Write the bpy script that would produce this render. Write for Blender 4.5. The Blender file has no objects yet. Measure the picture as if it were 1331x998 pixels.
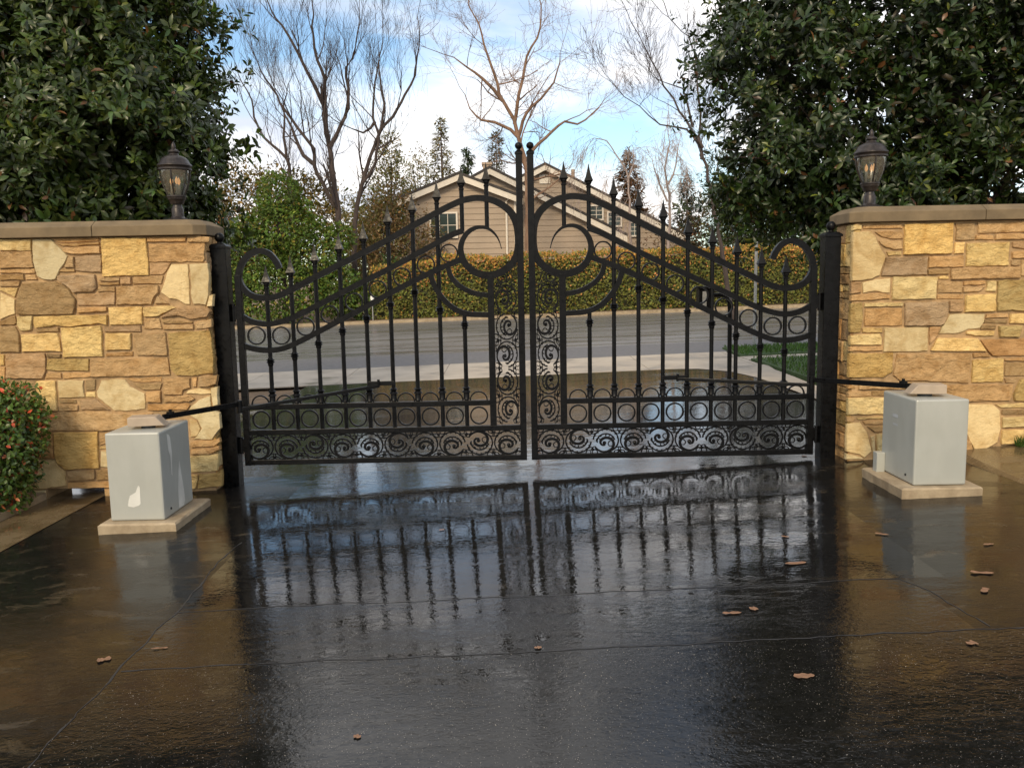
import bpy, bmesh, math, random
import numpy as np
from mathutils import Vector, Matrix, noise as mnoise

random.seed(7)
RNG = np.random.default_rng(11)
SC = bpy.context.scene
COL = SC.collection

# ------------------------------------------------------------------ camera
CAM_POS = Vector((-0.1715, -7.3343, 1.648))
YAW, PITCH, ROLL = -0.0041, -0.12390742, -0.0191
_f = Vector((-math.sin(YAW) * math.cos(PITCH), math.cos(YAW) * math.cos(PITCH), math.sin(PITCH)))
_r = Vector((math.cos(YAW), math.sin(YAW), 0.0))
_u = _r.cross(_f)
_r2 = _r * math.cos(ROLL) + _u * math.sin(ROLL)
_u2 = -_r * math.sin(ROLL) + _u * math.cos(ROLL)
cam_data = bpy.data.cameras.new('camera')
cam_data.sensor_width = 36.0
cam_data.lens = 36.0 * 1100.0 / 1331.0
cam_data.clip_start = 0.05
cam_data.clip_end = 2000.0
cam = bpy.data.objects.new('camera', cam_data)
COL.objects.link(cam)
_m = Matrix(((_r2.x, _u2.x, -_f.x), (_r2.y, _u2.y, -_f.y), (_r2.z, _u2.z, -_f.z))).to_4x4()
_m.translation = CAM_POS
cam.matrix_world = _m
SC.camera = cam

# ------------------------------------------------------------------ sky, sun, exposure
SUN_ELEV, SUN_AZ = math.radians(33.0), math.radians(195.0)   # azimuth from +Y, clockwise
SKY_STRENGTH = 0.1
w = bpy.data.worlds.new('World')
SC.world = w
w.use_nodes = True
nt = w.node_tree
nt.nodes.clear()


def wn(kind, **kw):
    n = nt.nodes.new(kind)
    for k, v in kw.items():
        setattr(n, k, v)
    return n


wo = wn('ShaderNodeOutputWorld')
wb = wn('ShaderNodeBackground')
wb.inputs['Strength'].default_value = SKY_STRENGTH
sky = wn('ShaderNodeTexSky', sky_type='NISHITA', sun_disc=False)
sky.sun_elevation = SUN_ELEV
sky.sun_rotation = SUN_AZ
sky.air_density = 1.0
sky.dust_density = 0.6
sky.ozone_density = 1.5
tc = wn('ShaderNodeTexCoord')
sep = wn('ShaderNodeSeparateXYZ')
nt.links.new(tc.outputs['Generated'], sep.inputs[0])
mx = wn('ShaderNodeMath', operation='MAXIMUM')
mx.inputs[1].default_value = 0.0
nt.links.new(sep.outputs['Z'], mx.inputs[0])
ad = wn('ShaderNodeMath', operation='ADD')
ad.inputs[1].default_value = 0.30
nt.links.new(mx.outputs[0], ad.inputs[0])
dx = wn('ShaderNodeMath', operation='DIVIDE')
dy = wn('ShaderNodeMath', operation='DIVIDE')
nt.links.new(sep.outputs['X'], dx.inputs[0]); nt.links.new(ad.outputs[0], dx.inputs[1])
nt.links.new(sep.outputs['Y'], dy.inputs[0]); nt.links.new(ad.outputs[0], dy.inputs[1])
cmb = wn('ShaderNodeCombineXYZ')
nt.links.new(dx.outputs[0], cmb.inputs[0]); nt.links.new(dy.outputs[0], cmb.inputs[1])
mp = wn('ShaderNodeMapping')
mp.inputs['Location'].default_value = (4.73, -17.38, 0.0)
mp.inputs['Scale'].default_value = (1.0, 1.25, 1.0)
nt.links.new(cmb.outputs[0], mp.inputs[0])
n1 = wn('ShaderNodeTexNoise')
n1.inputs['Scale'].default_value = 1.15
n1.inputs['Detail'].default_value = 7.0
n1.inputs['Roughness'].default_value = 0.52
n1.inputs['Distortion'].default_value = 0.25
nt.links.new(mp.outputs[0], n1.inputs['Vector'])
r1 = wn('ShaderNodeValToRGB')
r1.color_ramp.elements[0].position = 0.38
r1.color_ramp.elements[1].position = 0.53
nt.links.new(n1.outputs['Fac'], r1.inputs[0])
n2 = wn('ShaderNodeTexNoise')
n2.inputs['Scale'].default_value = 2.3
n2.inputs['Detail'].default_value = 5.0
nt.links.new(mp.outputs[0], n2.inputs['Vector'])
r2 = wn('ShaderNodeValToRGB')
r2.color_ramp.elements[0].position = 0.36
r2.color_ramp.elements[0].color = (6.4, 6.9, 7.9, 1)
r2.color_ramp.elements[1].position = 0.60
r2.color_ramp.elements[1].color = (11.8, 11.4, 11.0, 1)
nt.links.new(n2.outputs['Fac'], r2.inputs[0])
skm = wn('ShaderNodeMix', data_type='RGBA', blend_type='MULTIPLY')
skm.inputs[0].default_value = 1.0
nt.links.new(sky.outputs[0], skm.inputs[6])
skm.inputs[7].default_value = (1.3, 1.4, 1.4, 1)
mixw = wn('ShaderNodeMix', data_type='RGBA')
nt.links.new(r1.outputs[0], mixw.inputs[0])
nt.links.new(skm.outputs[2], mixw.inputs[6])
nt.links.new(r2.outputs[0], mixw.inputs[7])
nt.links.new(mixw.outputs[2], wb.inputs['Color'])
nt.links.new(wb.outputs[0], wo.inputs[0])

sun_data = bpy.data.lights.new('sun', 'SUN')
sun_data.energy = 2.1
sun_data.angle = math.radians(14.0)
sun_data.color = (1.0, 0.82, 0.56)
sun = bpy.data.objects.new('sun', sun_data)
COL.objects.link(sun)
_sd = Vector((math.sin(SUN_AZ) * math.cos(SUN_ELEV), math.cos(SUN_AZ) * math.cos(SUN_ELEV), math.sin(SUN_ELEV)))
sun.rotation_euler = _sd.to_track_quat('Z', 'Y').to_euler()
sun.location = (0, -10, 12)

vs = SC.view_settings
vs.view_transform = 'Standard'
vs.look = 'None'
vs.exposure = 0.38
vs.gamma = 1.0
vs.use_curve_mapping = False
SC.render.engine = 'CYCLES'
SC.cycles.use_denoising = True
SC.cycles.max_bounces = 6
SC.cycles.transparent_max_bounces = 8

# ------------------------------------------------------------------ ground shape


def tilt(y):
    return 0.027 - 0.008 * min(max((y - 8) / 14, 0), 1)


def zg(x, y):
    return tilt(y) * max(min(x, 25), -25) - 0.04 + 0.022 * max(min(y, 30) - 8.5, 0)


# ------------------------------------------------------------------ helpers
ORG = {}


class MB:
    def __init__(s):
        s.v, s.f = [], []

    def add(s, vs_, fs_):
        o = len(s.v)
        s.v += [tuple(q) for q in vs_]
        s.f += [tuple(i + o for i in f) for f in fs_]
        return s

    def box(s, a, b):
        (x0, y0, z0), (x1, y1, z1) = a, b
        return s.add([(x0, y0, z0), (x1, y0, z0), (x1, y1, z0), (x0, y1, z0), (x0, y0, z1), (x1, y0, z1), (x1, y1, z1), (x0, y1, z1)],
                     [(0, 3, 2, 1), (4, 5, 6, 7), (0, 1, 5, 4), (1, 2, 6, 5), (2, 3, 7, 6), (3, 0, 4, 7)])

    def tube(s, pts, rad, n=8, cap=True):
        P = [Vector(p) for p in pts]
        R_ = rad if isinstance(rad, (list, tuple)) else [rad] * len(P)
        up = Vector((0.31, 0.17, 0.93))
        base = len(s.v)
        for i, p in enumerate(P):
            d = (P[min(i + 1, len(P) - 1)] - P[max(i - 1, 0)])
            if d.length < 1e-9:
                d = Vector((0, 0, 1))
            d.normalize()
            a = d.cross(up)
            if a.length < 0.05:
                a = d.cross(Vector((1, 0, 0)))
            a.normalize()
            b = d.cross(a)
            for k in range(n):
                t = 2 * math.pi * (k + 0.5) / n
                q = p + (a * math.cos(t) + b * math.sin(t)) * R_[i]
                s.v.append((q.x, q.y, q.z))
        for i in range(len(P) - 1):
            for k in range(n):
                k2 = (k + 1) % n
                s.f.append((base + i * n + k, base + i * n + k2, base + (i + 1) * n + k2, base + (i + 1) * n + k))
        if cap:
            s.f.append(tuple(base + k for k in reversed(range(n))))
            s.f.append(tuple(base + (len(P) - 1) * n + k for k in range(n)))
        return s

    def lathe(s, prof, c=(0, 0, 0), n=20, rot=0.0):
        base = len(s.v)
        for r, z in prof:
            for k in range(n):
                t = 2 * math.pi * (k + rot) / n
                s.v.append((c[0] + r * math.cos(t), c[1] + r * math.sin(t), c[2] + z))
        for i in range(len(prof) - 1):
            for k in range(n):
                k2 = (k + 1) % n
                s.f.append((base + i * n + k, base + i * n + k2, base + (i + 1) * n + k2, base + (i + 1) * n + k))
        s.f.append(tuple(base + k for k in reversed(range(n))))
        s.f.append(tuple(base + (len(prof) - 1) * n + k for k in range(n)))
        return s

    def ribbon(s, pts, width, y0, y1):
        """flat bar of rectangular section following a path in the X-Z plane"""
        n = len(pts)
        W_ = width if isinstance(width, (list, tuple)) else [width] * n
        base = len(s.v)
        for i, (x, z) in enumerate(pts):
            a, b = pts[max(i - 1, 0)], pts[min(i + 1, n - 1)]
            tx, tz = b[0] - a[0], b[1] - a[1]
            l = math.hypot(tx, tz) or 1
            nx, nz = -tz / l, tx / l
            h = W_[i] / 2
            for (sx, yy) in ((1, y0), (1, y1), (-1, y1), (-1, y0)):
                s.v.append((x + sx * nx * h, yy, z + sx * nz * h))
        for i in range(n - 1):
            for k in range(4):
                k2 = (k + 1) % 4
                s.f.append((base + i * 4 + k, base + i * 4 + k2, base + (i + 1) * 4 + k2, base + (i + 1) * 4 + k))
        s.f.append((base + 3, base + 2, base + 1, base))
        e = base + (n - 1) * 4
        s.f.append((e, e + 1, e + 2, e + 3))
        return s

    def prism(s, poly, y0, y1):
        """X-Z polygon extruded in y"""
        n = len(poly)
        b = len(s.v)
        for (x, z) in poly:
            s.v.append((x, y0, z))
        for (x, z) in poly:
            s.v.append((x, y1, z))
        s.f.append(tuple(b + i for i in range(n)))
        s.f.append(tuple(b + n + i for i in reversed(range(n))))
        for i in range(n):
            j = (i + 1) % n
            s.f.append((b + i, b + n + i, b + n + j, b + j))
        return s

    def mesh(s, name, off=(0, 0, 0)):
        me = bpy.data.meshes.new(name)
        me.from_pydata([(x - off[0], y - off[1], z - off[2]) for x, y, z in s.v], [], s.f)
        return me


def fix_normals(me):
    bm = bmesh.new()
    bm.from_mesh(me)
    bmesh.ops.recalc_face_normals(bm, faces=bm.faces)
    bm.to_mesh(me)
    bm.free()


def tag(o, label, cat=None, group=None, kind=None):
    if label:
        o['label'] = label
    if cat:
        o['category'] = cat
    if group:
        o['group'] = group
    if kind:
        o['kind'] = kind
    return o


def link(name, me, parent=None, origin=(0, 0, 0), mat=None):
    o = bpy.data.objects.new(name, me)
    COL.objects.link(o)
    po = ORG.get(parent.name, (0, 0, 0)) if parent else (0, 0, 0)
    if parent:
        o.parent = parent
    o.location = (origin[0] - po[0], origin[1] - po[1], origin[2] - po[2])
    ORG[o.name] = tuple(origin)
    if mat is not None and me is not None and not me.materials:
        me.materials.append(mat)
    return o


def empty(name, loc, label, cat, group=None):
    o = link(name, None, None, loc)
    o.empty_display_size = 0.1
    return tag(o, label, cat, group)


def part(name, mb, mat, parent=None, origin=None, smooth=False, bevel=0.0, normals=True):
    if origin is None:
        origin = ORG.get(parent.name, (0, 0, 0)) if parent else (0, 0, 0)
    me = mb.mesh(name, origin)
    if normals:
        fix_normals(me)
    o = link(name, me, parent, origin, mat)
    if smooth:
        shade(me, 40)
    if bevel:
        m = o.modifiers.new('bevel', 'BEVEL')
        m.width = bevel
        m.segments = 2
        m.limit_method = 'ANGLE'
    return o


def shade(me, deg=40):
    me.polygons.foreach_set('use_smooth', [True] * len(me.polygons))
    try:
        me.set_sharp_from_angle(angle=math.radians(deg))
    except Exception:
        pass


def catmull(pts, step=0.03):
    P = [np.array(p, float) for p in pts]
    P = [2 * P[0] - P[1]] + P + [2 * P[-1] - P[-2]]
    out = []
    for i in range(1, len(P) - 2):
        n = max(1, int(np.linalg.norm(P[i + 1] - P[i]) / step))
        for k in range(n):
            t = k / n
            out.append(0.5 * ((2 * P[i]) + (-P[i - 1] + P[i + 1]) * t + (2 * P[i - 1] - 5 * P[i] + 4 * P[i + 1] - P[i + 2]) * t * t
                              + (-P[i - 1] + 3 * P[i] - 3 * P[i + 1] + P[i + 2]) * t ** 3))
    out.append(P[-2])
    return [tuple(p) for p in out]


# ------------------------------------------------------------------ materials
class Mat:
    def __init__(s, name):
        s.m = bpy.data.materials.new(name)
        s.m.use_nodes = True
        s.t = s.m.node_tree
        s.p = s.t.nodes['Principled BSDF']
        s.o = s.t.nodes['Material Output']

    def n(s, kind, **kw):
        x = s.t.nodes.new(kind)
        for k, v in kw.items():
            setattr(x, k, v)
        return x

    def l(s, a, b):
        s.t.links.new(a, b)

    def coord(s, kind='Object', scale=(1, 1, 1)):
        c = s.n('ShaderNodeTexCoord')
        m = s.n('ShaderNodeMapping')
        m.inputs['Scale'].default_value = scale
        s.l(c.outputs[kind], m.inputs[0])
        return m.outputs[0]

    def pos(s, scale=(1, 1, 1)):
        c = s.n('ShaderNodeNewGeometry')
        m = s.n('ShaderNodeMapping')
        m.inputs['Scale'].default_value = scale
        s.l(c.outputs['Position'], m.inputs[0])
        return m.outputs[0]

    def noise(s, vec, scale, detail=4, rough=0.55, dist=0.0):
        x = s.n('ShaderNodeTexNoise')
        x.inputs['Scale'].default_value = scale
        x.inputs['Detail'].default_value = detail
        x.inputs['Roughness'].default_value = rough
        x.inputs['Distortion'].default_value = dist
        s.l(vec, x.inputs['Vector'])
        return x.outputs['Fac']

    def ramp(s, fac, stops):
        x = s.n('ShaderNodeValToRGB')
        e = x.color_ramp.elements
        while len(e) < len(stops):
            e.new(0.5)
        for q, (p, c) in zip(e, stops):
            q.position = p
            q.color = (c, c, c, 1) if isinstance(c, (int, float)) else (*c, 1)
        s.l(fac, x.inputs[0])
        return x.outputs[0]

    def mix(s, fac, a, b, mode='MIX'):
        x = s.n('ShaderNodeMix', data_type='RGBA', blend_type=mode)
        for sock, v in ((x.inputs[0], fac), (x.inputs[6], a), (x.inputs[7], b)):
            if isinstance(v, (int, float)):
                sock.default_value = v if sock.type == 'VALUE' else (v, v, v, 1)
            elif isinstance(v, tuple):
                sock.default_value = (*v, 1)
            else:
                s.l(v, sock)
        return x.outputs[2]

    def math(s, op, a, b=0.0):
        x = s.n('ShaderNodeMath', operation=op)
        for i, v in enumerate((a, b)):
            if isinstance(v, (int, float)):
                x.inputs[i].default_value = v
            else:
                s.l(v, x.inputs[i])
        return x.outputs[0]

    def bump(s, h, strength=0.3, dist=0.01, prev=None):
        x = s.n('ShaderNodeBump')
        x.inputs['Strength'].default_value = strength
        x.inputs['Distance'].default_value = dist
        s.l(h, x.inputs['Height'])
        if prev is not None:
            s.l(prev, x.inputs['Normal'])
        return x.outputs[0]

    def set(s, **kw):
        for k, v in kw.items():
            sock = s.p.inputs[k.replace('_', ' ')]
            if isinstance(v, (int, float)):
                sock.default_value = v
            elif isinstance(v, tuple):
                sock.default_value = (*v, 1)
            else:
                s.l(v, sock)
        return s


def mat_simple(name, col, rough=0.6, var=0.25, scale=8.0, bump=0.0, bdist=0.01, metal=0.0, coords='Object'):
    M = Mat(name)
    v = M.coord(coords)
    f = M.noise(v, scale, 5)
    dark = tuple(c * (1 - var) for c in col)
    lite = tuple(min(1, c * (1 + var)) for c in col)
    M.set(Base_Color=M.ramp(f, [(0.3, dark), (0.7, lite)]), Roughness=rough, Metallic=metal)
    if bump:
        M.set(Normal=M.bump(M.noise(v, scale * 6, 6), bump, bdist))
    return M.m


def make_materials():
    D = {}
    # black painted wrought iron, wet and slightly weathered
    M = Mat('iron')
    v = M.pos()
    f = M.noise(v, 22, 5)
    M.set(Base_Color=M.ramp(f, [(0.35, (0.002, 0.002, 0.0022)), (0.72, (0.006, 0.006, 0.0065))]),
          Roughness=M.ramp(M.noise(v, 35, 4), [(0.3, 0.22), (0.7, 0.5)]), Specular_IOR_Level=0.17, Normal=M.bump(M.noise(v, 120, 3), 0.12, 0.004))
    D['iron'] = M.m
    # bronze painted lamp metal
    M = Mat('lamp_bronze')
    v = M.pos()
    M.set(Base_Color=M.ramp(M.noise(v, 40, 5), [(0.3, (0.018, 0.014, 0.012)), (0.7, (0.048, 0.037, 0.032))]), Roughness=0.4, Metallic=0.35)
    D['bronze'] = M.m
    M = Mat('lamp_glass')
    tr = M.n('ShaderNodeBsdfTransparent')
    tr.inputs[0].default_value = (0.93, 0.94, 0.88, 1)
    gl = M.n('ShaderNodeBsdfGlossy')
    gl.inputs['Roughness'].default_value = 0.08
    fr = M.n('ShaderNodeFresnel')
    fr.inputs[0].default_value = 1.5
    ms = M.n('ShaderNodeMixShader')
    M.l(M.math('ADD', fr.outputs[0], 0.14), ms.inputs[0])
    tl_ = M.n('ShaderNodeBsdfTranslucent')
    tl_.inputs[0].default_value = (0.62, 0.64, 0.5, 1)
    df_ = M.n('ShaderNodeBsdfDiffuse')
    df_.inputs[0].default_value = (0.5, 0.52, 0.42, 1)
    m2 = M.n('ShaderNodeMixShader'); m3 = M.n('ShaderNodeMixShader')
    m2.inputs[0].default_value = 0.5
    M.l(M.ramp(M.noise(M.pos(), 60, 4), [(0.35, 0.06), (0.7, 0.34)]), m3.inputs[0])
    M.l(tl_.outputs[0], m2.inputs[1]); M.l(df_.outputs[0], m2.inputs[2])
    M.l(tr.outputs[0], m3.inputs[1]); M.l(m2.outputs[0], m3.inputs[2])
    M.l(m3.outputs[0], ms.inputs[1]); M.l(gl.outputs[0], ms.inputs[2]); M.l(ms.outputs[0], M.o.inputs[0])
    D['glass'] = M.m
    M = Mat('candle_bulb')
    M.set(Base_Color=(0.8, 0.45, 0.2), Emission_Color=(1.0, 0.5, 0.2), Emission_Strength=0.4)
    D['bulb'] = M.m
    D['sleeve'] = mat_simple('candle_sleeve', (0.5, 0.45, 0.36), 0.6)
    # stones
    M = Mat('wall_stone')
    oi = M.n('ShaderNodeObjectInfo')
    v = M.pos()
    f1 = M.noise(v, 7, 6, 0.62, 0.8)
    f2 = M.noise(v, 60, 6, 0.65)
    f3 = M.noise(M.pos((1, 1, 1.9)), 15, 7, 0.66, 1.1)
    c0 = M.mix(M.ramp(f1, [(0.44, 0.0), (0.68, 0.8)]), oi.outputs['Color'], M.mix(1.0, oi.outputs['Color'], (0.70, 0.60, 0.46), 'MULTIPLY'))
    c1 = M.mix(M.ramp(f2, [(0.45, 0.0), (0.75, 0.4)]), c0, M.mix(1.0, c0, (1.22, 1.18, 1.1), 'MULTIPLY'))
    M.set(Base_Color=c1, Roughness=0.85, Specular_IOR_Level=0.25)
    h = M.math('ADD', M.math('MULTIPLY', f3, oi.outputs['Alpha']), M.math('MULTIPLY', f2, 0.12))
    M.set(Normal=M.bump(h, 1.0, 0.034))
    D['stone'] = M.m
    D['mortar'] = mat_simple('mortar', (0.38, 0.25, 0.125), 0.95, 0.3, 14, 0.5, 0.01)
    D['coping'] = mat_simple('coping_concrete', (0.165, 0.118, 0.064), 0.85, 0.22, 6, 0.3, 0.004, coords='Object')
    # concretes
    M = Mat('pad_concrete')
    v = M.pos()
    M.set(Base_Color=M.ramp(M.noise(v, 7, 7, 0.65), [(0.3, (0.22, 0.16, 0.095)), (0.7, (0.42, 0.33, 0.215))]), Roughness=0.8, Normal=M.bump(M.noise(v, 90, 5), 0.4, 0.006))
    D['pad'] = M.m
    M = Mat('apron_concrete')
    v = M.pos()
    f = M.noise(v, 1.3, 7, 0.6, 0.3)
    M.set(Base_Color=M.ramp(f, [(0.34, (0.20, 0.165, 0.12)), (0.5, (0.40, 0.34, 0.265)), (0.75, (0.46, 0.40, 0.32))]),
          Roughness=M.ramp(f, [(0.36, 0.3), (0.5, 0.75)]), Normal=M.bump(M.noise(v, 60, 4), 0.2, 0.004))
    D['concrete'] = M.m
    M = Mat('wet_gutter_concrete')
    v = M.pos()
    f = M.noise(v, 3.5, 6, 0.6)
    M.set(Base_Color=M.ramp(f, [(0.35, (0.09, 0.062, 0.032)), (0.65, (0.17, 0.125, 0.07))]),
          Roughness=M.ramp(f, [(0.4, 0.09), (0.62, 0.4)]), Normal=M.bump(M.noise(v, 40, 5), 0.12, 0.003))
    D['gutter'] = M.m
    # asphalt, three states of wetness
    for nm, lo, hi, grain, speck, brown, rdry, wave in (('sealed', 0.35, 0.47, 1.0, 0.0, 0.4, 0.15, 0.2), ('side', 0.44, 0.60, 1.2, 0.3, 0.7, 0.26, 0.12), ('inner', 0.34, 0.46, 0.8, 0.0, 0.15, 0.13, 0.14), ('mid', 0.42, 0.56, 1.3, 0.5, 0.2, 0.17, 0.24), ('coarse', 0.42, 0.56, 1.6, 1.0, 0.12, 0.17, 0.27)):
        M = Mat('wet_asphalt_' + nm)
        v = M.pos()
        big = M.noise(M.pos((0.45, 1.5, 1)), 1.25, 6, 0.58, 0.8)
        med = M.noise(M.pos((1, 1.8, 1)), 10, 5, 0.65, 0.5)
        film = M.math('ADD', M.math('MULTIPLY', big, 0.72), M.math('MULTIPLY', med, 0.28))
        wet = M.ramp(film, [(lo, 0.0), (hi, 1.0)])
        base = M.ramp(M.noise(v, 30, 6, 0.7), [(0.3, (0.004, 0.0039, 0.0038)), (0.7, (0.013, 0.0122, 0.0112))])
        if nm == 'inner':
            base = M.ramp(M.noise(v, 3, 6, 0.65), [(0.3, (0.030, 0.030, 0.031)), (0.7, (0.075, 0.073, 0.072))])
        sn = M.noise(M.pos((0.8, 1.6, 1)), 2.6, 8, 0.7, 1.2)
        silt = M.ramp(sn, [(0.57, 0.0), (0.68, 1.0)])
        base = M.mix(M.math('MULTIPLY', silt, brown), base, (0.075, 0.058, 0.037))
        if speck:
            for sc_, th in ((170, 0.27), (85, 0.13)):
                vo = M.n('ShaderNodeTexVoronoi')
                vo.inputs['Scale'].default_value = sc_
                M.l(v, vo.inputs['Vector'])
                rn = M.n('ShaderNodeSeparateColor')
                M.l(vo.outputs['Color'], rn.inputs[0])
                sp = M.math('LESS_THAN', vo.outputs['Distance'], M.math('MULTIPLY', rn.outputs[1], th))
                keep = M.ramp(rn.outputs[0], [(0.70, 0.0), (0.85, 1.0)])
                base = M.mix(M.math('MULTIPLY', M.math('MULTIPLY', sp, keep), 0.85 * speck), base, (0.36, 0.325, 0.285))
        ro = M.ramp(wet, [(0.0, rdry), (0.5, 0.07), (0.9, 0.012)])
        ro = M.math('ADD', ro, M.math('MULTIPLY', silt, 0.25 * brown))
        M.set(Base_Color=base, Roughness=ro, IOR={'side': 1.33, 'coarse': 1.45}.get(nm, 1.5))
        dry = M.math('SUBTRACT', 1.0, M.math('MULTIPLY', wet, 0.85))
        b1 = M.bump(M.math('MULTIPLY', M.noise(v, 60, 2, 0.6), dry), 0.16 * grain, 0.004)
        b2 = M.bump(M.math('MULTIPLY', M.noise(M.pos((1, 1.35, 1)), 30, 2, 0.55, 0.7), M.math('SUBTRACT', 1.25, M.math('MULTIPLY', wet, 0.75))), wave, 0.004, b1)
        b3 = M.bump(M.noise(M.pos((1, 1.6, 1)), 4.0, 3, 0.5), 0.09, 0.018, b2)
        M.set(Normal=b3)
        D['asphalt_' + nm] = M.m
    M = Mat('tar_seam')
    v = M.pos()
    M.set(Base_Color=(0.018, 0.017, 0.016), Roughness=0.5, Normal=M.bump(M.noise(v, 90, 4), 0.5, 0.005))
    D['seam'] = M.m
    M = Mat('street_asphalt')
    v = M.pos((0.15, 1.6, 1))
    f = M.noise(v, 1.2, 6, 0.62)
    M.set(Base_Color=M.ramp(f, [(0.35, (0.125, 0.12, 0.115)), (0.65, (0.17, 0.162, 0.155))]), Roughness=M.ramp(f, [(0.4, 0.2), (0.62, 0.38)]),
          Normal=M.bump(M.noise(M.pos(), 70, 4), 0.18, 0.004), Specular_IOR_Level=0.45)
    D['street'] = M.m
    M = Mat('street_gutter_asphalt')
    v = M.pos()
    M.set(Base_Color=M.ramp(M.noise(v, 14, 6), [(0.3, (0.085, 0.08, 0.08)), (0.7, (0.14, 0.132, 0.128))]), Roughness=0.6, Normal=M.bump(M.noise(v, 70, 4), 0.3, 0.004))
    D['street_edge'] = M.m
    M = Mat('soil')
    v = M.pos()
    M.set(Base_Color=M.ramp(M.noise(v, 3, 8, 0.7), [(0.3, (0.10, 0.06, 0.03)), (0.7, (0.26, 0.165, 0.085))]), Roughness=0.95, Normal=M.bump(M.noise(v, 30, 6), 0.5, 0.02))
    D['soil'] = M.m
    M = Mat('lawn_turf')
    v = M.pos()
    M.set(Base_Color=M.ramp(M.noise(v, 5, 7, 0.7), [(0.3, (0.02, 0.045, 0.008)), (0.7, (0.055, 0.10, 0.02))]), Roughness=0.9)
    D['lawn'] = M.m
    # cabinets
    M = Mat('cabinet_grey_paint')
    v = M.pos()
    st = M.noise(M.pos((9, 9, 1.2)), 2.0, 5, 0.6)
    c = M.mix(M.ramp(M.noise(M.pos((2.5, 2.5, 1.0)), 2.4, 5, 0.55), [(0.4, 0.0), (0.75, 0.6)]), (0.37, 0.375, 0.345), (0.45, 0.455, 0.42))
    pt = M.n('ShaderNodeAttribute')
    pt.attribute_name = 'patch'
    c = M.mix(M.noise(v, 6, 5), c, M.mix(1.0, c, (0.9, 0.89, 0.85), 'MULTIPLY'))
    M.set(Base_Color=c, Roughness=0.34, Specular_IOR_Level=0.5, Normal=M.bump(M.noise(v, 5, 3), 0.05, 0.01))
    D['cabinet'] = M.m
    D['patch'] = mat_simple('pale_patch_tone', (0.60, 0.59, 0.54), 0.45, 0.1, 9)  # paler tone for the irregular patches on one cabinet
    D['hood'] = mat_simple('beige_metal', (0.38, 0.30, 0.22), 0.45, 0.12, 10, 0.05, 0.004)
    D['dark'] = mat_simple('dark_metal', (0.02, 0.02, 0.02), 0.5)
    D['plate'] = mat_simple('faded_sticker', (0.42, 0.43, 0.44), 0.5, 0.1)
    D['galv'] = mat_simple('galvanised_steel', (0.32, 0.32, 0.31), 0.5, 0.15, 20, metal=0.3)
    # house
    D['siding'] = mat_simple('house_siding', (0.37, 0.285, 0.205), 0.7, 0.07, 1.5)
    D['trim'] = mat_simple('house_trim', (0.72, 0.64, 0.53), 0.6, 0.06, 2)
    D['shingle'] = mat_simple('roof_shingle', (0.055, 0.047, 0.042), 0.9, 0.35, 5, 0.4, 0.03)
    M = Mat('window_pane')
    M.set(Base_Color=(0.04, 0.055, 0.05), Roughness=0.06)
    D['pane'] = M.m
    D['brick'] = mat_simple('chimney_plaster', (0.42, 0.31, 0.22), 0.8, 0.1)
    # bark
    for nm, a, b in (('dark', (0.03, 0.021, 0.018), (0.08, 0.057, 0.048)), ('tan', (0.12, 0.068, 0.042), (0.30, 0.185, 0.12)), ('birch', (0.22, 0.165, 0.14), (0.46, 0.37, 0.33)), ('grey', (0.10, 0.075, 0.065), (0.21, 0.165, 0.15))):
        M = Mat('bark_' + nm)
        v = M.pos((1, 1, 0.35))
        M.set(Base_Color=M.ramp(M.noise(v, 7, 6, 0.7), [(0.3, a), (0.7, b)]), Roughness=0.9, Normal=M.bump(M.noise(v, 25, 5), 0.5, 0.02))
        D['bark_' + nm] = M.m
    # foliage: colour is a property of each leaf
    for nm, rough, spec, tl in (('gloss', 0.36, 0.42, 0.14), ('matte', 0.6, 0.35, 0.25)):
        M = Mat('leaf_' + nm)
        at = M.n('ShaderNodeAttribute')
        at.attribute_name = 'Col'
        M.set(Base_Color=at.outputs['Color'], Roughness=rough, Specular_IOR_Level=spec)
        ts = M.n('ShaderNodeBsdfTranslucent')
        M.l(M.mix(1.0, at.outputs['Color'], (1.5, 1.6, 0.7), 'MULTIPLY'), ts.inputs[0])
        ms = M.n('ShaderNodeMixShader')
        ms.inputs[0].default_value = tl
        M.l(M.p.outputs[0], ms.inputs[1]); M.l(ts.outputs[0], ms.inputs[2]); M.l(ms.outputs[0], M.o.inputs[0])
        D['leaf_' + nm] = M.m
    D['fallen'] = mat_simple('fallen_leaf', (0.22, 0.115, 0.06), 0.6, 0.3, 30)
    D['stand_in_red'] = mat_simple('stand_in_red', (0.45, 0.05, 0.03), 0.5)
    D['stand_in_white'] = mat_simple('stand_in_white', (0.75, 0.74, 0.7), 0.5)
    return D


MT = make_materials()

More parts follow.
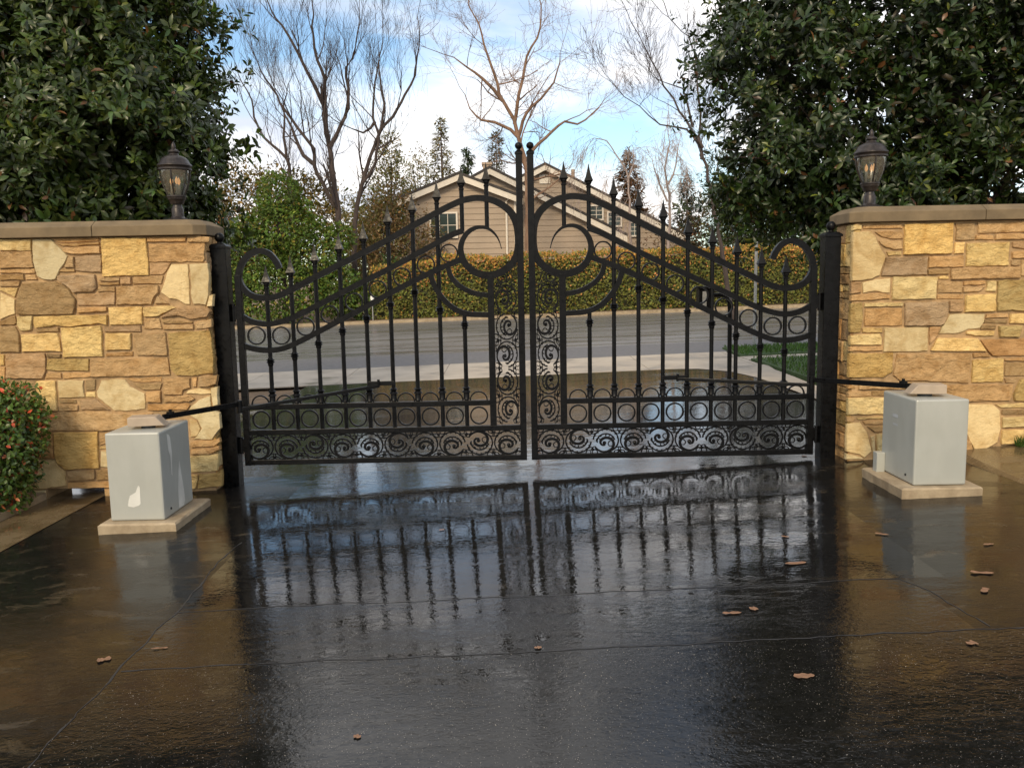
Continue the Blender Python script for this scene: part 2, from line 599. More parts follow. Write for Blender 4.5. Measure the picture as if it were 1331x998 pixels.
STONES_L="""Y -4.363,2.051 -4.102,2.046 -4.112,1.954 -4.372,1.957
O -4.373,1.947 -4.107,1.946 -4.098,1.813 -4.385,1.81
O -4.386,1.801 -4.092,1.805 -4.092,1.767 -4.389,1.77
B -4.39,1.761 -4.189,1.757 -4.187,1.711 -4.394,1.713
O -4.174,1.757 -4.089,1.755 -4.081,1.713 -4.179,1.711
O -4.395,1.704 -4.221,1.703 -4.236,1.66 -4.399,1.662
P -4.09,2.046 -3.941,2.045 -3.907,2.003 -3.858,1.957 -3.812,1.902 -3.844,1.842 -3.882,1.797 -3.924,1.714 -3.963,1.705 -4.031,1.714 -4.079,1.74 -4.09,1.793 -4.106,1.87 -4.102,1.954
O -3.923,2.04 -3.547,2.042 -3.547,2.02 -3.63,2.014 -3.768,2.011 -3.89,2.019
B -3.898,2.009 -3.815,2.003 -3.676,2.008 -3.538,2.013 -3.54,1.992 -3.64,1.989 -3.771,1.978 -3.847,1.987
O -3.849,1.96 -3.787,1.972 -3.537,1.982 -3.54,1.919 -3.638,1.918 -3.769,1.913 -3.832,1.932
O -3.805,1.893 -3.762,1.896 -3.766,1.806 -3.85,1.808
N -3.75,1.901 -3.535,1.905 -3.539,1.76 -3.755,1.78
B -3.877,1.797 -3.761,1.797 -3.763,1.771 -3.894,1.773
N -3.906,1.743 -3.698,1.746 -3.598,1.744 -3.592,1.639 -3.625,1.601 -3.786,1.604 -3.844,1.655 -3.915,1.71
G -3.521,2.045 -3.151,2.04 -3.149,1.731 -3.534,1.729
O -3.567,1.719 -3.396,1.721 -3.396,1.69 -3.566,1.69
B -3.575,1.681 -3.399,1.681 -3.401,1.656 -3.574,1.656
N -3.387,1.718 -3.3,1.721 -3.3,1.66 -3.39,1.662
O -3.28,1.723 -3.03,1.722 -3.052,1.657 -3.287,1.662
O -3.143,2.042 -2.822,2.042 -2.827,2.002 -3.146,2.004
O -2.811,2.035 -2.621,2.038 -2.628,1.994 -2.81,1.998
O -3.139,1.991 -2.669,1.986 -2.678,1.851 -2.696,1.831 -3.143,1.84
N -3.142,1.825 -2.965,1.824 -3.004,1.765 -3.033,1.735 -3.143,1.737
P -2.962,1.816 -2.821,1.818 -2.825,1.485 -2.865,1.485 -2.939,1.53 -2.997,1.535 -3.062,1.592 -3.034,1.666 -2.997,1.75
P -2.81,1.814 -2.658,1.822 -2.647,1.743 -2.663,1.556 -2.694,1.477 -2.802,1.483 -2.809,1.531
P -2.661,1.553 -2.624,1.565 -2.634,1.463 -2.688,1.464
O -3.092,1.558 -3.018,1.508 -3,1.493 -3.119,1.499
O -3.583,1.646 -3.439,1.646 -3.442,1.601 -3.586,1.602
O -3.427,1.645 -3.074,1.646 -3.078,1.589 -3.115,1.553 -3.143,1.49 -3.439,1.493
N -3.757,1.592 -3.443,1.592 -3.451,1.491 -3.769,1.492
B -4.214,1.684 -4.075,1.692 -3.934,1.691 -3.86,1.661 -3.818,1.622 -3.779,1.548 -3.783,1.468 -3.801,1.423 -4.035,1.418 -4.27,1.427 -4.27,1.541 -4.258,1.573
Y -4.4,1.651 -4.247,1.646 -4.278,1.57 -4.402,1.633
P -4.402,1.612 -4.283,1.55 -4.291,1.436 -4.316,1.424 -4.423,1.387
B -4.426,1.375 -4.293,1.418 -4.286,1.355 -4.312,1.34 -4.43,1.338
Y -4.273,1.411 -4.144,1.413 -4.153,1.36 -4.168,1.296 -4.256,1.29 -4.282,1.339
G -4.137,1.405 -4.035,1.41 -3.525,1.412 -3.529,1.326 -3.607,1.338 -3.795,1.318 -3.964,1.325 -4.13,1.315 -4.142,1.344
O -3.765,1.471 -3.635,1.474 -3.52,1.476 -3.523,1.441 -3.6,1.432 -3.768,1.432
B -4.124,1.304 -3.935,1.312 -3.937,1.278 -4.122,1.277
Y -4.255,1.26 -3.942,1.265 -3.934,1.112 -4.257,1.115
G -3.918,1.307 -3.583,1.317 -3.576,1.256 -3.587,1.066 -3.916,1.06
B -4.431,1.321 -4.299,1.326 -4.271,1.26 -4.276,1.115 -4.45,1.115
Y -3.508,1.474 -3.229,1.472 -3.23,1.324 -3.506,1.323
Y -3.216,1.468 -2.981,1.478 -2.943,1.457 -3.088,1.391 -3.158,1.385 -3.214,1.388
N -3.078,1.384 -2.935,1.456 -2.674,1.45 -2.656,1.423 -2.686,1.376 -2.827,1.359 -2.933,1.393 -3.058,1.378
O -3.212,1.371 -3.087,1.373 -3.075,1.285 -3.226,1.285
B -3.073,1.365 -2.813,1.337 -2.821,1.324 -3.06,1.329
O -3.061,1.318 -2.805,1.315 -2.811,1.275 -3.063,1.279
O -2.793,1.325 -2.734,1.351 -2.658,1.358 -2.658,1.292 -2.708,1.279 -2.792,1.275
N -3.555,1.312 -3.25,1.313 -3.25,1.263 -3.559,1.267
Y -3.548,1.254 -3.416,1.255 -3.339,1.25 -3.337,1.142 -3.349,1.113 -3.559,1.113
O -3.561,1.082 -3.332,1.097 -3.335,1.058 -3.563,1.06
O -3.314,1.249 -3.045,1.255 -3.04,1.06 -3.297,1.061
D -3.026,1.251 -2.672,1.263 -2.655,1.051 -2.664,0.903 -2.842,0.884 -2.981,0.89 -3.023,0.94
O -3.688,1.038 -3.044,1.041 -3.032,0.891 -3.7,0.888
D -4.06,1.053 -3.702,1.042 -3.718,0.942 -3.966,0.943 -4.068,0.959
B -4.053,1.092 -3.939,1.09 -3.942,1.062 -4.055,1.062
N -4.394,1.099 -4.067,1.098 -4.077,0.945 -4.105,0.884 -4.413,0.893
G -4.453,1.092 -4.412,1.091 -4.422,1.004 -4.461,1.001
O -4.462,0.99 -4.414,0.989 -4.424,0.881 -4.472,0.882
O -4.075,0.928 -3.953,0.929 -3.95,0.881 -4.087,0.881
O -3.935,0.925 -3.696,0.924 -3.703,0.89 -3.931,0.881
Y -4.17,0.864 -4.006,0.861 -4.005,0.766 -4.009,0.604 -4.183,0.608
P -3.986,0.864 -3.766,0.864 -3.769,0.716 -3.988,0.715
B -3.752,0.864 -3.668,0.868 -3.675,0.777 -3.754,0.774
Y -3.755,0.761 -3.676,0.763 -3.675,0.714 -3.759,0.716
P -3.666,0.763 -3.613,0.856 -3.484,0.873 -3.417,0.857 -3.382,0.802 -3.265,0.74 -3.256,0.67 -3.266,0.607 -3.382,0.596 -3.529,0.597 -3.553,0.623 -3.659,0.714
O -3.402,0.871 -3.102,0.877 -3.111,0.837 -3.268,0.832 -3.352,0.838
B -3.35,0.827 -3.106,0.822 -3.124,0.77 -3.271,0.769 -3.314,0.794
O -3.088,0.861 -2.869,0.867 -2.874,0.785 -2.932,0.763 -2.945,0.723 -3.096,0.726
O -2.854,0.868 -2.806,0.871 -2.815,0.788 -2.847,0.788
O -2.79,0.871 -2.633,0.883 -2.645,0.808 -2.716,0.786 -2.795,0.791
O -3.245,0.757 -3.12,0.763 -3.124,0.661 -3.247,0.664
P -2.893,0.759 -2.793,0.775 -2.703,0.755 -2.675,0.729 -2.751,0.719 -2.911,0.734
O -3.097,0.712 -2.88,0.713 -2.839,0.686 -2.885,0.661 -3.096,0.661
O -3.239,0.646 -2.898,0.648 -2.879,0.631 -2.908,0.592 -3.247,0.594
P -2.875,0.622 -2.807,0.674 -2.708,0.711 -2.706,0.591 -2.636,0.56 -2.634,0.431 -2.711,0.333 -2.872,0.337 -2.844,0.362 -2.798,0.432 -2.826,0.502 -2.893,0.541 -2.905,0.574
P -2.698,0.772 -2.635,0.786 -2.64,0.628 -2.686,0.62
P -2.895,0.516 -2.832,0.491 -2.806,0.427 -2.841,0.362 -2.897,0.355
O -2.895,0.313 -2.693,0.326 -2.648,0.343 -2.645,0.31 -2.696,0.275 -2.893,0.269
O -2.899,0.247 -2.785,0.256 -2.736,0.21 -2.897,0.208
R -2.783,0.245 -2.652,0.278 -2.649,0.244 -2.726,0.208
Y -2.917,0.19 -2.666,0.202 -2.684,0.058 -2.794,0.052 -2.921,0.05
Y -2.918,0.025 -2.854,0.027 -2.875,-0.09 -2.922,-0.098
D -2.843,0.033 -2.702,0.039 -2.647,0.069 -2.652,-0.075 -2.864,-0.094
B -3.995,0.7 -3.843,0.697 -3.841,0.665 -3.987,0.667
O -3.994,0.653 -3.837,0.654 -3.836,0.606 -3.998,0.601
N -3.812,0.691 -3.675,0.702 -3.566,0.606 -3.808,0.611
O -4.184,0.593 -3.587,0.595 -3.531,0.575 -3.202,0.566 -3.213,0.419 -3.6,0.429 -4.198,0.438
O -4.199,0.418 -4.065,0.415 -4.075,0.196 -4.217,0.217
G -4.054,0.42 -3.682,0.418 -3.695,0.101 -3.983,0.101 -4.04,0.151 -4.062,0.214
O -3.67,0.412 -3.507,0.414 -3.516,0.301 -3.676,0.304
Y -3.678,0.289 -3.516,0.292 -3.518,0.269 -3.679,0.27
P -3.67,0.252 -3.519,0.254 -3.53,0.117 -3.623,0.11 -3.68,0.116
P -4.23,0.187 -4.075,0.184 -4.048,0.129 -3.989,0.08 -3.984,-0.045 -4.168,-0.068 -4.263,-0.066
O -3.967,0.085 -3.73,0.085 -3.736,0.004 -3.965,-0.002
B -3.715,0.085 -3.532,0.086 -3.539,0 -3.722,-0.002
O -3.971,-0.017 -3.498,-0.021 -3.502,-0.071 -3.976,-0.072
O -3.659,-0.084 -3.503,-0.082 -3.508,-0.149 -3.655,-0.141
P -4.284,-0.086 -4.172,-0.084 -4.171,-0.141 -4.198,-0.162 -4.272,-0.161
O -3.487,0.408 -3.203,0.402 -3.213,0.261 -3.497,0.267
G -3.499,0.247 -3.341,0.244 -3.352,0.091 -3.51,0.095
N -3.325,0.244 -3.173,0.241 -3.18,0.131 -3.334,0.129
Y -3.335,0.113 -3.182,0.115 -3.19,-0.009 -3.344,-0.011
O -3.512,0.075 -3.354,0.072 -3.36,-0.017 -3.519,-0.013
O -3.483,-0.03 -3.192,-0.031 -3.2,-0.15 -3.492,-0.15
B -3.188,0.402 -3.151,0.401 -3.161,0.26 -3.198,0.26"""
STONES_R="""Y 2.708,2.032 2.79,2.033 2.792,1.996 2.709,1.992
O 2.806,2.035 3.133,2.033 3.134,1.998 2.805,2
P 2.713,1.978 2.866,1.981 2.913,1.936 2.937,1.866 2.967,1.824 2.999,1.781 2.996,1.747 2.971,1.677 2.955,1.616 2.889,1.589 2.813,1.577 2.722,1.576
O 2.904,1.975 3.119,1.977 3.141,1.953 3.141,1.914 3.036,1.914 2.966,1.931
O 2.943,1.901 3.131,1.901 3.137,1.83 3.067,1.829 2.997,1.846 2.954,1.874
Y 3.009,1.809 3.132,1.813 3.133,1.778 3.028,1.776
G 3.15,2.033 3.553,2.036 3.557,1.784 3.15,1.781
N 3.007,1.76 3.353,1.76 3.356,1.612 2.971,1.613 2.989,1.683
O 3.365,1.761 3.657,1.764 3.658,1.671 3.365,1.671
O 3.58,2.032 3.733,2.034 3.74,1.892 3.58,1.892
O 3.764,2.038 4.191,2.039 4.196,1.95 3.772,1.946
O 3.752,1.931 3.898,1.931 3.9,1.893 3.75,1.892
O 3.915,1.935 4.197,1.94 4.2,1.891 3.917,1.893
Y 3.573,1.875 3.656,1.875 3.658,1.784 3.574,1.783
G 3.677,1.87 4.036,1.87 4.036,1.674 3.682,1.676
N 4.06,1.87 4.201,1.874 4.205,1.803 4.119,1.815 4.062,1.827
O 4.061,1.789 4.205,1.793 4.209,1.733 4.06,1.736
O 4.057,1.722 4.133,1.723 4.133,1.678 4.06,1.678
O 4.143,1.717 4.245,1.719 4.253,1.584 4.15,1.586
O 3.551,1.659 4.133,1.664 4.141,1.572 3.555,1.57
B 3.359,1.655 3.534,1.655 3.536,1.615 3.361,1.615
Y 3.458,1.6 3.537,1.602 3.538,1.573 3.459,1.572
O 3.309,1.662 3.345,1.663 3.345,1.617 3.311,1.615
N 2.678,1.56 2.797,1.561 2.804,1.475 2.681,1.468
P 2.816,1.561 2.93,1.581 3.053,1.59 3.051,1.531 3.049,1.467 2.989,1.468 2.918,1.485 2.822,1.469
O 2.675,1.455 2.864,1.463 2.957,1.472 3.045,1.452 3.046,1.42 2.99,1.418 2.897,1.408 2.676,1.407
Y 3.071,1.6 3.447,1.593 3.436,1.409 3.067,1.409
Y 2.835,1.385 3.158,1.384 3.159,1.351 2.836,1.352
D 2.677,1.386 2.818,1.39 2.828,1.31 2.827,1.232 2.81,1.141 2.684,1.139
O 2.846,1.336 3.156,1.334 3.165,1.192 2.843,1.191
N 3.177,1.383 3.538,1.385 3.545,1.282 3.508,1.198 3.481,1.185 3.181,1.189
Y 2.824,1.178 2.997,1.175 2.995,1.137 2.825,1.139
Y 2.689,1.116 2.844,1.124 2.976,1.126 2.993,1.088 2.991,1.031 2.691,1.035
O 2.694,1.018 2.796,1.016 3.003,1.024 3.004,0.984 2.912,0.978 2.695,0.984
P 3.016,1.174 3.382,1.173 3.386,0.968 3.009,0.97
D 2.697,0.962 3.091,0.959 3.092,0.794 3.02,0.756 2.782,0.757 2.696,0.759
O 3.127,0.949 3.755,0.942 3.747,0.692 3.153,0.723 3.103,0.768
O 3.452,1.557 3.648,1.553 3.655,1.459 3.456,1.459
O 3.449,1.448 3.669,1.44 3.668,1.406 3.451,1.409
O 3.667,1.553 3.847,1.555 3.848,1.527 3.764,1.515 3.668,1.521
O 3.665,1.502 3.845,1.507 3.798,1.464 3.667,1.459
Y 3.862,1.549 3.944,1.551 3.941,1.465 3.862,1.467
D 3.955,1.547 4.027,1.56 4.222,1.555 4.237,1.289 4.08,1.303 3.96,1.298
G 3.688,1.436 3.938,1.442 3.944,1.298 3.885,1.293 3.69,1.299
N 3.553,1.387 3.667,1.388 3.668,1.297 3.553,1.298
P 3.567,1.275 3.666,1.28 3.86,1.273 3.852,1.205 3.82,1.156 3.72,1.146 3.642,1.117 3.541,1.11 3.476,1.114 3.508,1.18
O 3.872,1.269 3.98,1.278 4.056,1.277 4.058,1.242 3.866,1.237
B 3.862,1.223 4.048,1.219 4.049,1.191 3.852,1.199
Y 4.071,1.273 4.238,1.274 4.243,1.187 4.072,1.194
B 3.833,1.18 3.89,1.185 3.96,1.181 3.953,1.146 3.824,1.148
Y 3.714,1.132 3.783,1.137 3.946,1.132 3.945,1.091 3.785,1.092 3.707,1.111
D 3.979,1.17 4.172,1.173 4.154,1.075 3.992,1.078
N 3.394,1.173 3.484,1.178 3.462,1.104 3.433,1.058 3.4,1.029
Y 3.466,1.081 3.8,1.07 3.849,1.017 3.883,0.963 3.791,0.961 3.445,0.968 3.413,0.976 3.444,1.031
R 3.837,1.055 4.172,1.059 4.25,1.062 4.259,0.916 3.937,0.917 3.897,0.961
O 3.774,0.942 3.893,0.947 3.922,0.911 3.78,0.909
G 3.773,0.886 4.037,0.893 4.042,0.695 3.774,0.695
O 4.049,0.893 4.26,0.9 4.262,0.864 4.049,0.877
B 4.051,0.857 4.238,0.853 4.244,0.746 4.057,0.74
O 4.053,0.727 4.185,0.728 4.144,0.683 4.064,0.684
D 4.187,0.715 4.282,0.723 4.293,0.522 4.147,0.529 4.137,0.579
O 3.418,0.675 4.126,0.671 4.129,0.588 4.106,0.535 3.738,0.528 3.424,0.533
P 3.6,0.509 3.961,0.505 4.031,0.449 4.039,0.291 4.022,0.171 3.943,0.126 3.835,0.087 3.806,0.145 3.754,0.24 3.609,0.318
Y 3.987,0.501 4.257,0.505 4.259,0.471 4.037,0.471
B 4.049,0.453 4.26,0.449 4.263,0.41 4.051,0.41
Y 4.052,0.387 4.264,0.393 4.268,0.307 4.057,0.302
Y 4.054,0.275 4.27,0.28 4.277,0.156 4.055,0.156
O 3.706,0.232 3.789,0.181 3.816,0.085 3.713,0.078
O 2.81,0.692 3.338,0.672 3.339,0.648 2.811,0.655
O 2.697,0.689 2.784,0.683 2.785,0.663 2.697,0.66
O 2.7,0.626 2.749,0.641 2.913,0.633 2.919,0.596 2.769,0.59 2.701,0.594
B 2.926,0.637 3.339,0.634 3.341,0.592 2.932,0.595
Y 2.702,0.581 2.917,0.586 3.342,0.564 3.347,0.433 2.706,0.441
O 2.707,0.419 2.774,0.421 2.791,0.391 2.764,0.375 2.708,0.376
Y 2.805,0.408 3.089,0.421 3.09,0.396 2.815,0.393
O 2.853,0.379 3.09,0.383 3.091,0.35 2.873,0.349
B 2.892,0.331 3.092,0.336 3.094,0.284 2.958,0.282
P 2.709,0.353 2.834,0.369 2.896,0.295 2.917,0.201 2.942,0.117 2.878,0.064 2.831,0.092 2.716,0.118
Y 2.98,0.263 3.094,0.266 3.102,0.046 2.992,0.048
P 2.93,0.246 2.968,0.254 2.979,0.048 2.959,0.058
P 2.716,0.098 2.858,0.063 2.877,0.046 2.718,0.046
G 3.107,0.418 3.348,0.413 3.353,0.286 3.112,0.282
O 3.108,0.267 3.243,0.269 3.247,0.147 3.113,0.145
Y 3.256,0.274 3.614,0.271 3.619,0.168 3.26,0.17
N 3.113,0.133 3.36,0.132 3.363,0.04 3.116,0.041
O 3.37,0.154 3.619,0.154 3.625,0.03 3.375,0.036
O 3.359,0.413 3.608,0.412 3.613,0.286 3.364,0.286"""

# ------------------------------------------------------------------ ground, drive, street


def sheet(xs, ys, dz=0.0, zf=None):
    zf = zf or zg
    m = MB()
    nx, ny = len(xs), len(ys)
    m.v = [(x, y, zf(x, y) + dz) for y in ys for x in xs]
    m.f = [(j * nx + i, j * nx + i + 1, (j + 1) * nx + i + 1, (j + 1) * nx + i) for j in range(ny - 1) for i in range(nx - 1)]
    return m


def span(a, b, step):
    n = max(1, int(math.ceil((b - a) / step)))
    return [a + (b - a) * i / n for i in range(n + 1)]


def slab(x0, x1, y0, y1, top, thick, step=2.0):
    """thin sheet with skirts that follows the ground"""
    m = sheet(span(x0, x1, step), span(y0, y1, step), top)
    xs, ys = span(x0, x1, step), span(y0, y1, step)
    ring = [(x, y0) for x in xs] + [(x1, y) for y in ys[1:]] + [(x, y1) for x in reversed(xs[:-1])] + [(x0, y) for y in reversed(ys[1:-1])]
    b = len(m.v)
    n = len(ring)
    for x, y in ring:
        m.v.append((x, y, zg(x, y) + top))
    for x, y in ring:
        m.v.append((x, y, zg(x, y) + top - thick))
    m.f += [(b + i, b + n + i, b + n + (i + 1) % n, b + (i + 1) % n) for i in range(n)]
    return m


XS = [-400, -120, -60, -40, -25] + span(-20, 20, 2.0) + [25, 40, 60, 120, 400]
YS = [-80, -30, -12] + span(-10, 32, 2.0) + [40, 60, 100, 200, 600]
tag(part('ground', sheet(XS, YS, -0.06), MT['soil'], normals=False), 'brown soil ground under the whole place', kind='structure')

drive = part('driveway', sheet(span(-1.98, 2.15, 0.6), span(-2.965, 0.25, 0.6)), MT['asphalt_sealed'], normals=False)
tag(drive, 'wet black asphalt driveway running under the gate', kind='structure')
part('asphalt_panel', sheet(span(-3.66, 3.66, 0.6), span(0.25, 7.3, 0.6)), MT['asphalt_inner'], drive, (0, 0, 0), normals=False)
part('asphalt_panel', sheet(span(-3.66, -1.98, 0.6), span(-12, 0.25, 0.6)), MT['asphalt_side'], drive, (0, 0, 0), normals=False)
part('asphalt_panel', sheet(span(2.15, 3.66, 0.6), span(-2.965, 0.25, 0.6)), MT['asphalt_side'], drive, (0, 0, 0), normals=False)
part('asphalt_panel', sheet(span(-1.98, 1.95, 0.6), span(-3.645, -2.965, 0.6)), MT['asphalt_mid'], drive, (0, 0, 0), normals=False)
part('asphalt_panel', sheet(span(1.95, 3.66, 0.6), span(-3.645, -2.965, 0.6)), MT['asphalt_side'], drive, (0, 0, 0), normals=False)
part('asphalt_panel', sheet(span(-1.98, 4.2, 0.6), span(-12, -3.645, 0.6)), MT['asphalt_coarse'], drive, (0, 0, 0), normals=False)


def seam(pts, wd, parent, hgt=0.0022):
    """irregular raised tar line on the ground"""
    P = []
    for (a, b) in zip(pts[:-1], pts[1:]):
        L = math.hypot(b[0] - a[0], b[1] - a[1])
        n = max(2, int(L / 0.05))
        for i in range(n):
            t = i / n
            P.append((a[0] + (b[0] - a[0]) * t, a[1] + (b[1] - a[1]) * t))
    P.append(pts[-1])
    m = MB()
    ox = oy = 0
    for i, (x, y) in enumerate(P):
        ox = 0.85 * ox + random.uniform(-0.009, 0.009)
        oy = 0.85 * oy + random.uniform(-0.009, 0.009)
        a, b = P[max(i - 1, 0)], P[min(i + 1, len(P) - 1)]
        l = math.hypot(b[0] - a[0], b[1] - a[1]) or 1
        nx, ny = -(b[1] - a[1]) / l, (b[0] - a[0]) / l
        x, y = x + ox, y + oy
        w_ = wd * random.uniform(0.25, 1.2)
        for k, hh in ((1, 0.0012), (0.3, hgt), (-0.3, hgt), (-1, 0.0012)):
            q = (x + nx * w_ * k, y + ny * w_ * k)
            m.v.append((q[0], q[1], zg(*q) + hh))
    n = len(P)
    m.f = [(i * 4 + k, i * 4 + k + 1, (i + 1) * 4 + k + 1, (i + 1) * 4 + k) for i in range(n - 1) for k in range(3)]
    o = part('tar_seam', m, MT['seam'], parent, (0, 0, 0), smooth=True)
    return o


seam([(-2.0, -1.75), (-2.01, -2.2), (-1.985, -2.78), (-1.975, -3.6), (-1.955, -4.25), (-1.96, -6)], 0.0055, drive)
seam([(-1.98, -2.965), (-0.2, -2.972), (1.34, -2.955), (1.9, -2.953), (1.98, -3.2), (2.03, -3.62)], 0.005, drive)
seam([(-1.97, -3.655), (-0.25, -3.645), (1.38, -3.634), (3.4, -3.62)], 0.0055, drive)
tag(part('gutter', sheet(span(-4.14, -3.66, 0.3), span(-9, 5, 0.8), 0.004), MT['gutter'], normals=False), 'wet tan concrete gutter passing under the wall', kind='structure')
kerb_l = slab(-4.24, -4.14, -9, -0.24, 0.06, 0.2)
tag(part('kerb_beside_shrub', kerb_l, MT['pad'], bevel=0.015), 'low tan kerb between gutter and shrub bed', kind='structure')
tag(part('planting_bed', slab(-9, -4.24, -9, -0.24, 0.05, 0.2), MT['soil']), 'brown soil bed beside the stone wall', kind='structure')


def zr(x, y):
    return zg(x, y) + 0.015 + 0.045 * (x - 3.66) + 0.05 * max(0, (y + 0.9))


rp = sheet(span(3.68, 7.5, 0.4), span(-6, -0.16, 0.4), 0, zr)
nx_ = len(span(3.68, 7.5, 0.4))
b_ = len(rp.v)
ys_ = span(-6, -0.16, 0.4)
rp.v += [(3.64 - 0.02, y, zg(3.62, y) - 0.01) for y in ys_]
rp.f += [(b_ + j, j * nx_, (j + 1) * nx_, b_ + j + 1) for j in range(len(ys_) - 1)]
tag(part('side_path', rp, MT['gutter'], normals=True), 'tan concrete path rising beside the drive', kind='structure')

# concrete apron between drive and street
ap = part('pavement', sheet(span(-16, 4.25, 1.5), span(7.3, 9.75, 1.2), -0.012), MT['concrete'], normals=False)
tag(ap, 'pale concrete pavement along the near side of the street', kind='structure')
x = -16.0
while x < 4.2:
    x2 = min(x + 1.83, 4.25)
    part('paving_slab', slab(x + 0.006, x2 - 0.006, 7.306, 8.7, 0.004, 0.02), MT['concrete'], ap, (0, 0, 0))
    part('paving_slab', slab(x + 0.006, x2 - 0.006, 8.715, 9.745, 0.0, 0.02), MT['concrete'], ap, (0, 0, 0))
    x = x2
# flared wing of the apron beside the lawn
wing_in = [(2.5, 7.296), (3.1, 7.1), (3.5, 6.5), (3.66, 5.6), (3.7, 4.5), (3.72, 3.0), (3.72, 0.4)]
wing_out = [(4.28, 7.296), (4.3, 7.1), (4.22, 6.5), (4.2, 5.6), (4.15, 4.5), (4.12, 3.0), (4.1, 0.4)]
wm = MB()
wm.v = [(x, y, zg(x, y) + 0.006) for x, y in wing_in] + [(x, y, zg(x, y) + 0.006) for x, y in wing_out]
nw = len(wing_in)
wm.f = [(i, i + 1, nw + i + 1, nw + i) for i in range(nw - 1)]
tag(part('apron_wing', wm, MT['concrete'], normals=True), 'curved concrete edging between the drive and the lawn', kind='structure')

tag(part('street_edge', sheet(span(-60, 60, 4), span(9.75, 11.8, 1)), MT['street_edge'], normals=False), 'darker asphalt strip along the near edge of the street', kind='structure')
tag(part('street', sheet(span(-60, 60, 4), span(11.8, 22.2, 1.5)), MT['street'], normals=False), 'grey damp asphalt street crossing behind the gate', kind='structure')
tag(part('far_kerb', slab(-60, 60, 22.2, 22.45, 0.10, 0.2, 4), MT['pad']), 'tan concrete kerb on the far side of the street', kind='structure')
tag(part('verge', slab(-60, 60, 22.45, 27.5, 0.09, 0.2, 4), MT['soil']), 'brown verge under the far hedge', kind='structure')
for y0, y1 in ((8.75, 10.25), (4.6, 8.15)):
    tag(part('lawn', slab(4.3, 16, y0, y1, 0.03, 0.1), MT['lawn']), 'green lawn strip by the street corner' if y0 > 8 else 'green lawn strip inside the pavement corner', kind='structure')
tag(part('pavement_corner', slab(4.26, 16, 8.15, 8.75, 0.01, 0.08), MT['concrete']), 'narrow concrete path between the two lawn strips', kind='structure')

# ------------------------------------------------------------------ stone walls
PAL = {'P': ((0.62, 0.485, 0.262), 0.28), 'Y': ((0.71, 0.51, 0.222), 0.75), 'G': ((0.72, 0.495, 0.19), 0.95), 'O': ((0.54, 0.34, 0.155), 0.8),
       'N': ((0.44, 0.285, 0.148), 0.7), 'B': ((0.37, 0.24, 0.108), 0.8), 'D': ((0.47, 0.325, 0.125), 1.0), 'R': ((0.49, 0.285, 0.12), 0.7)}


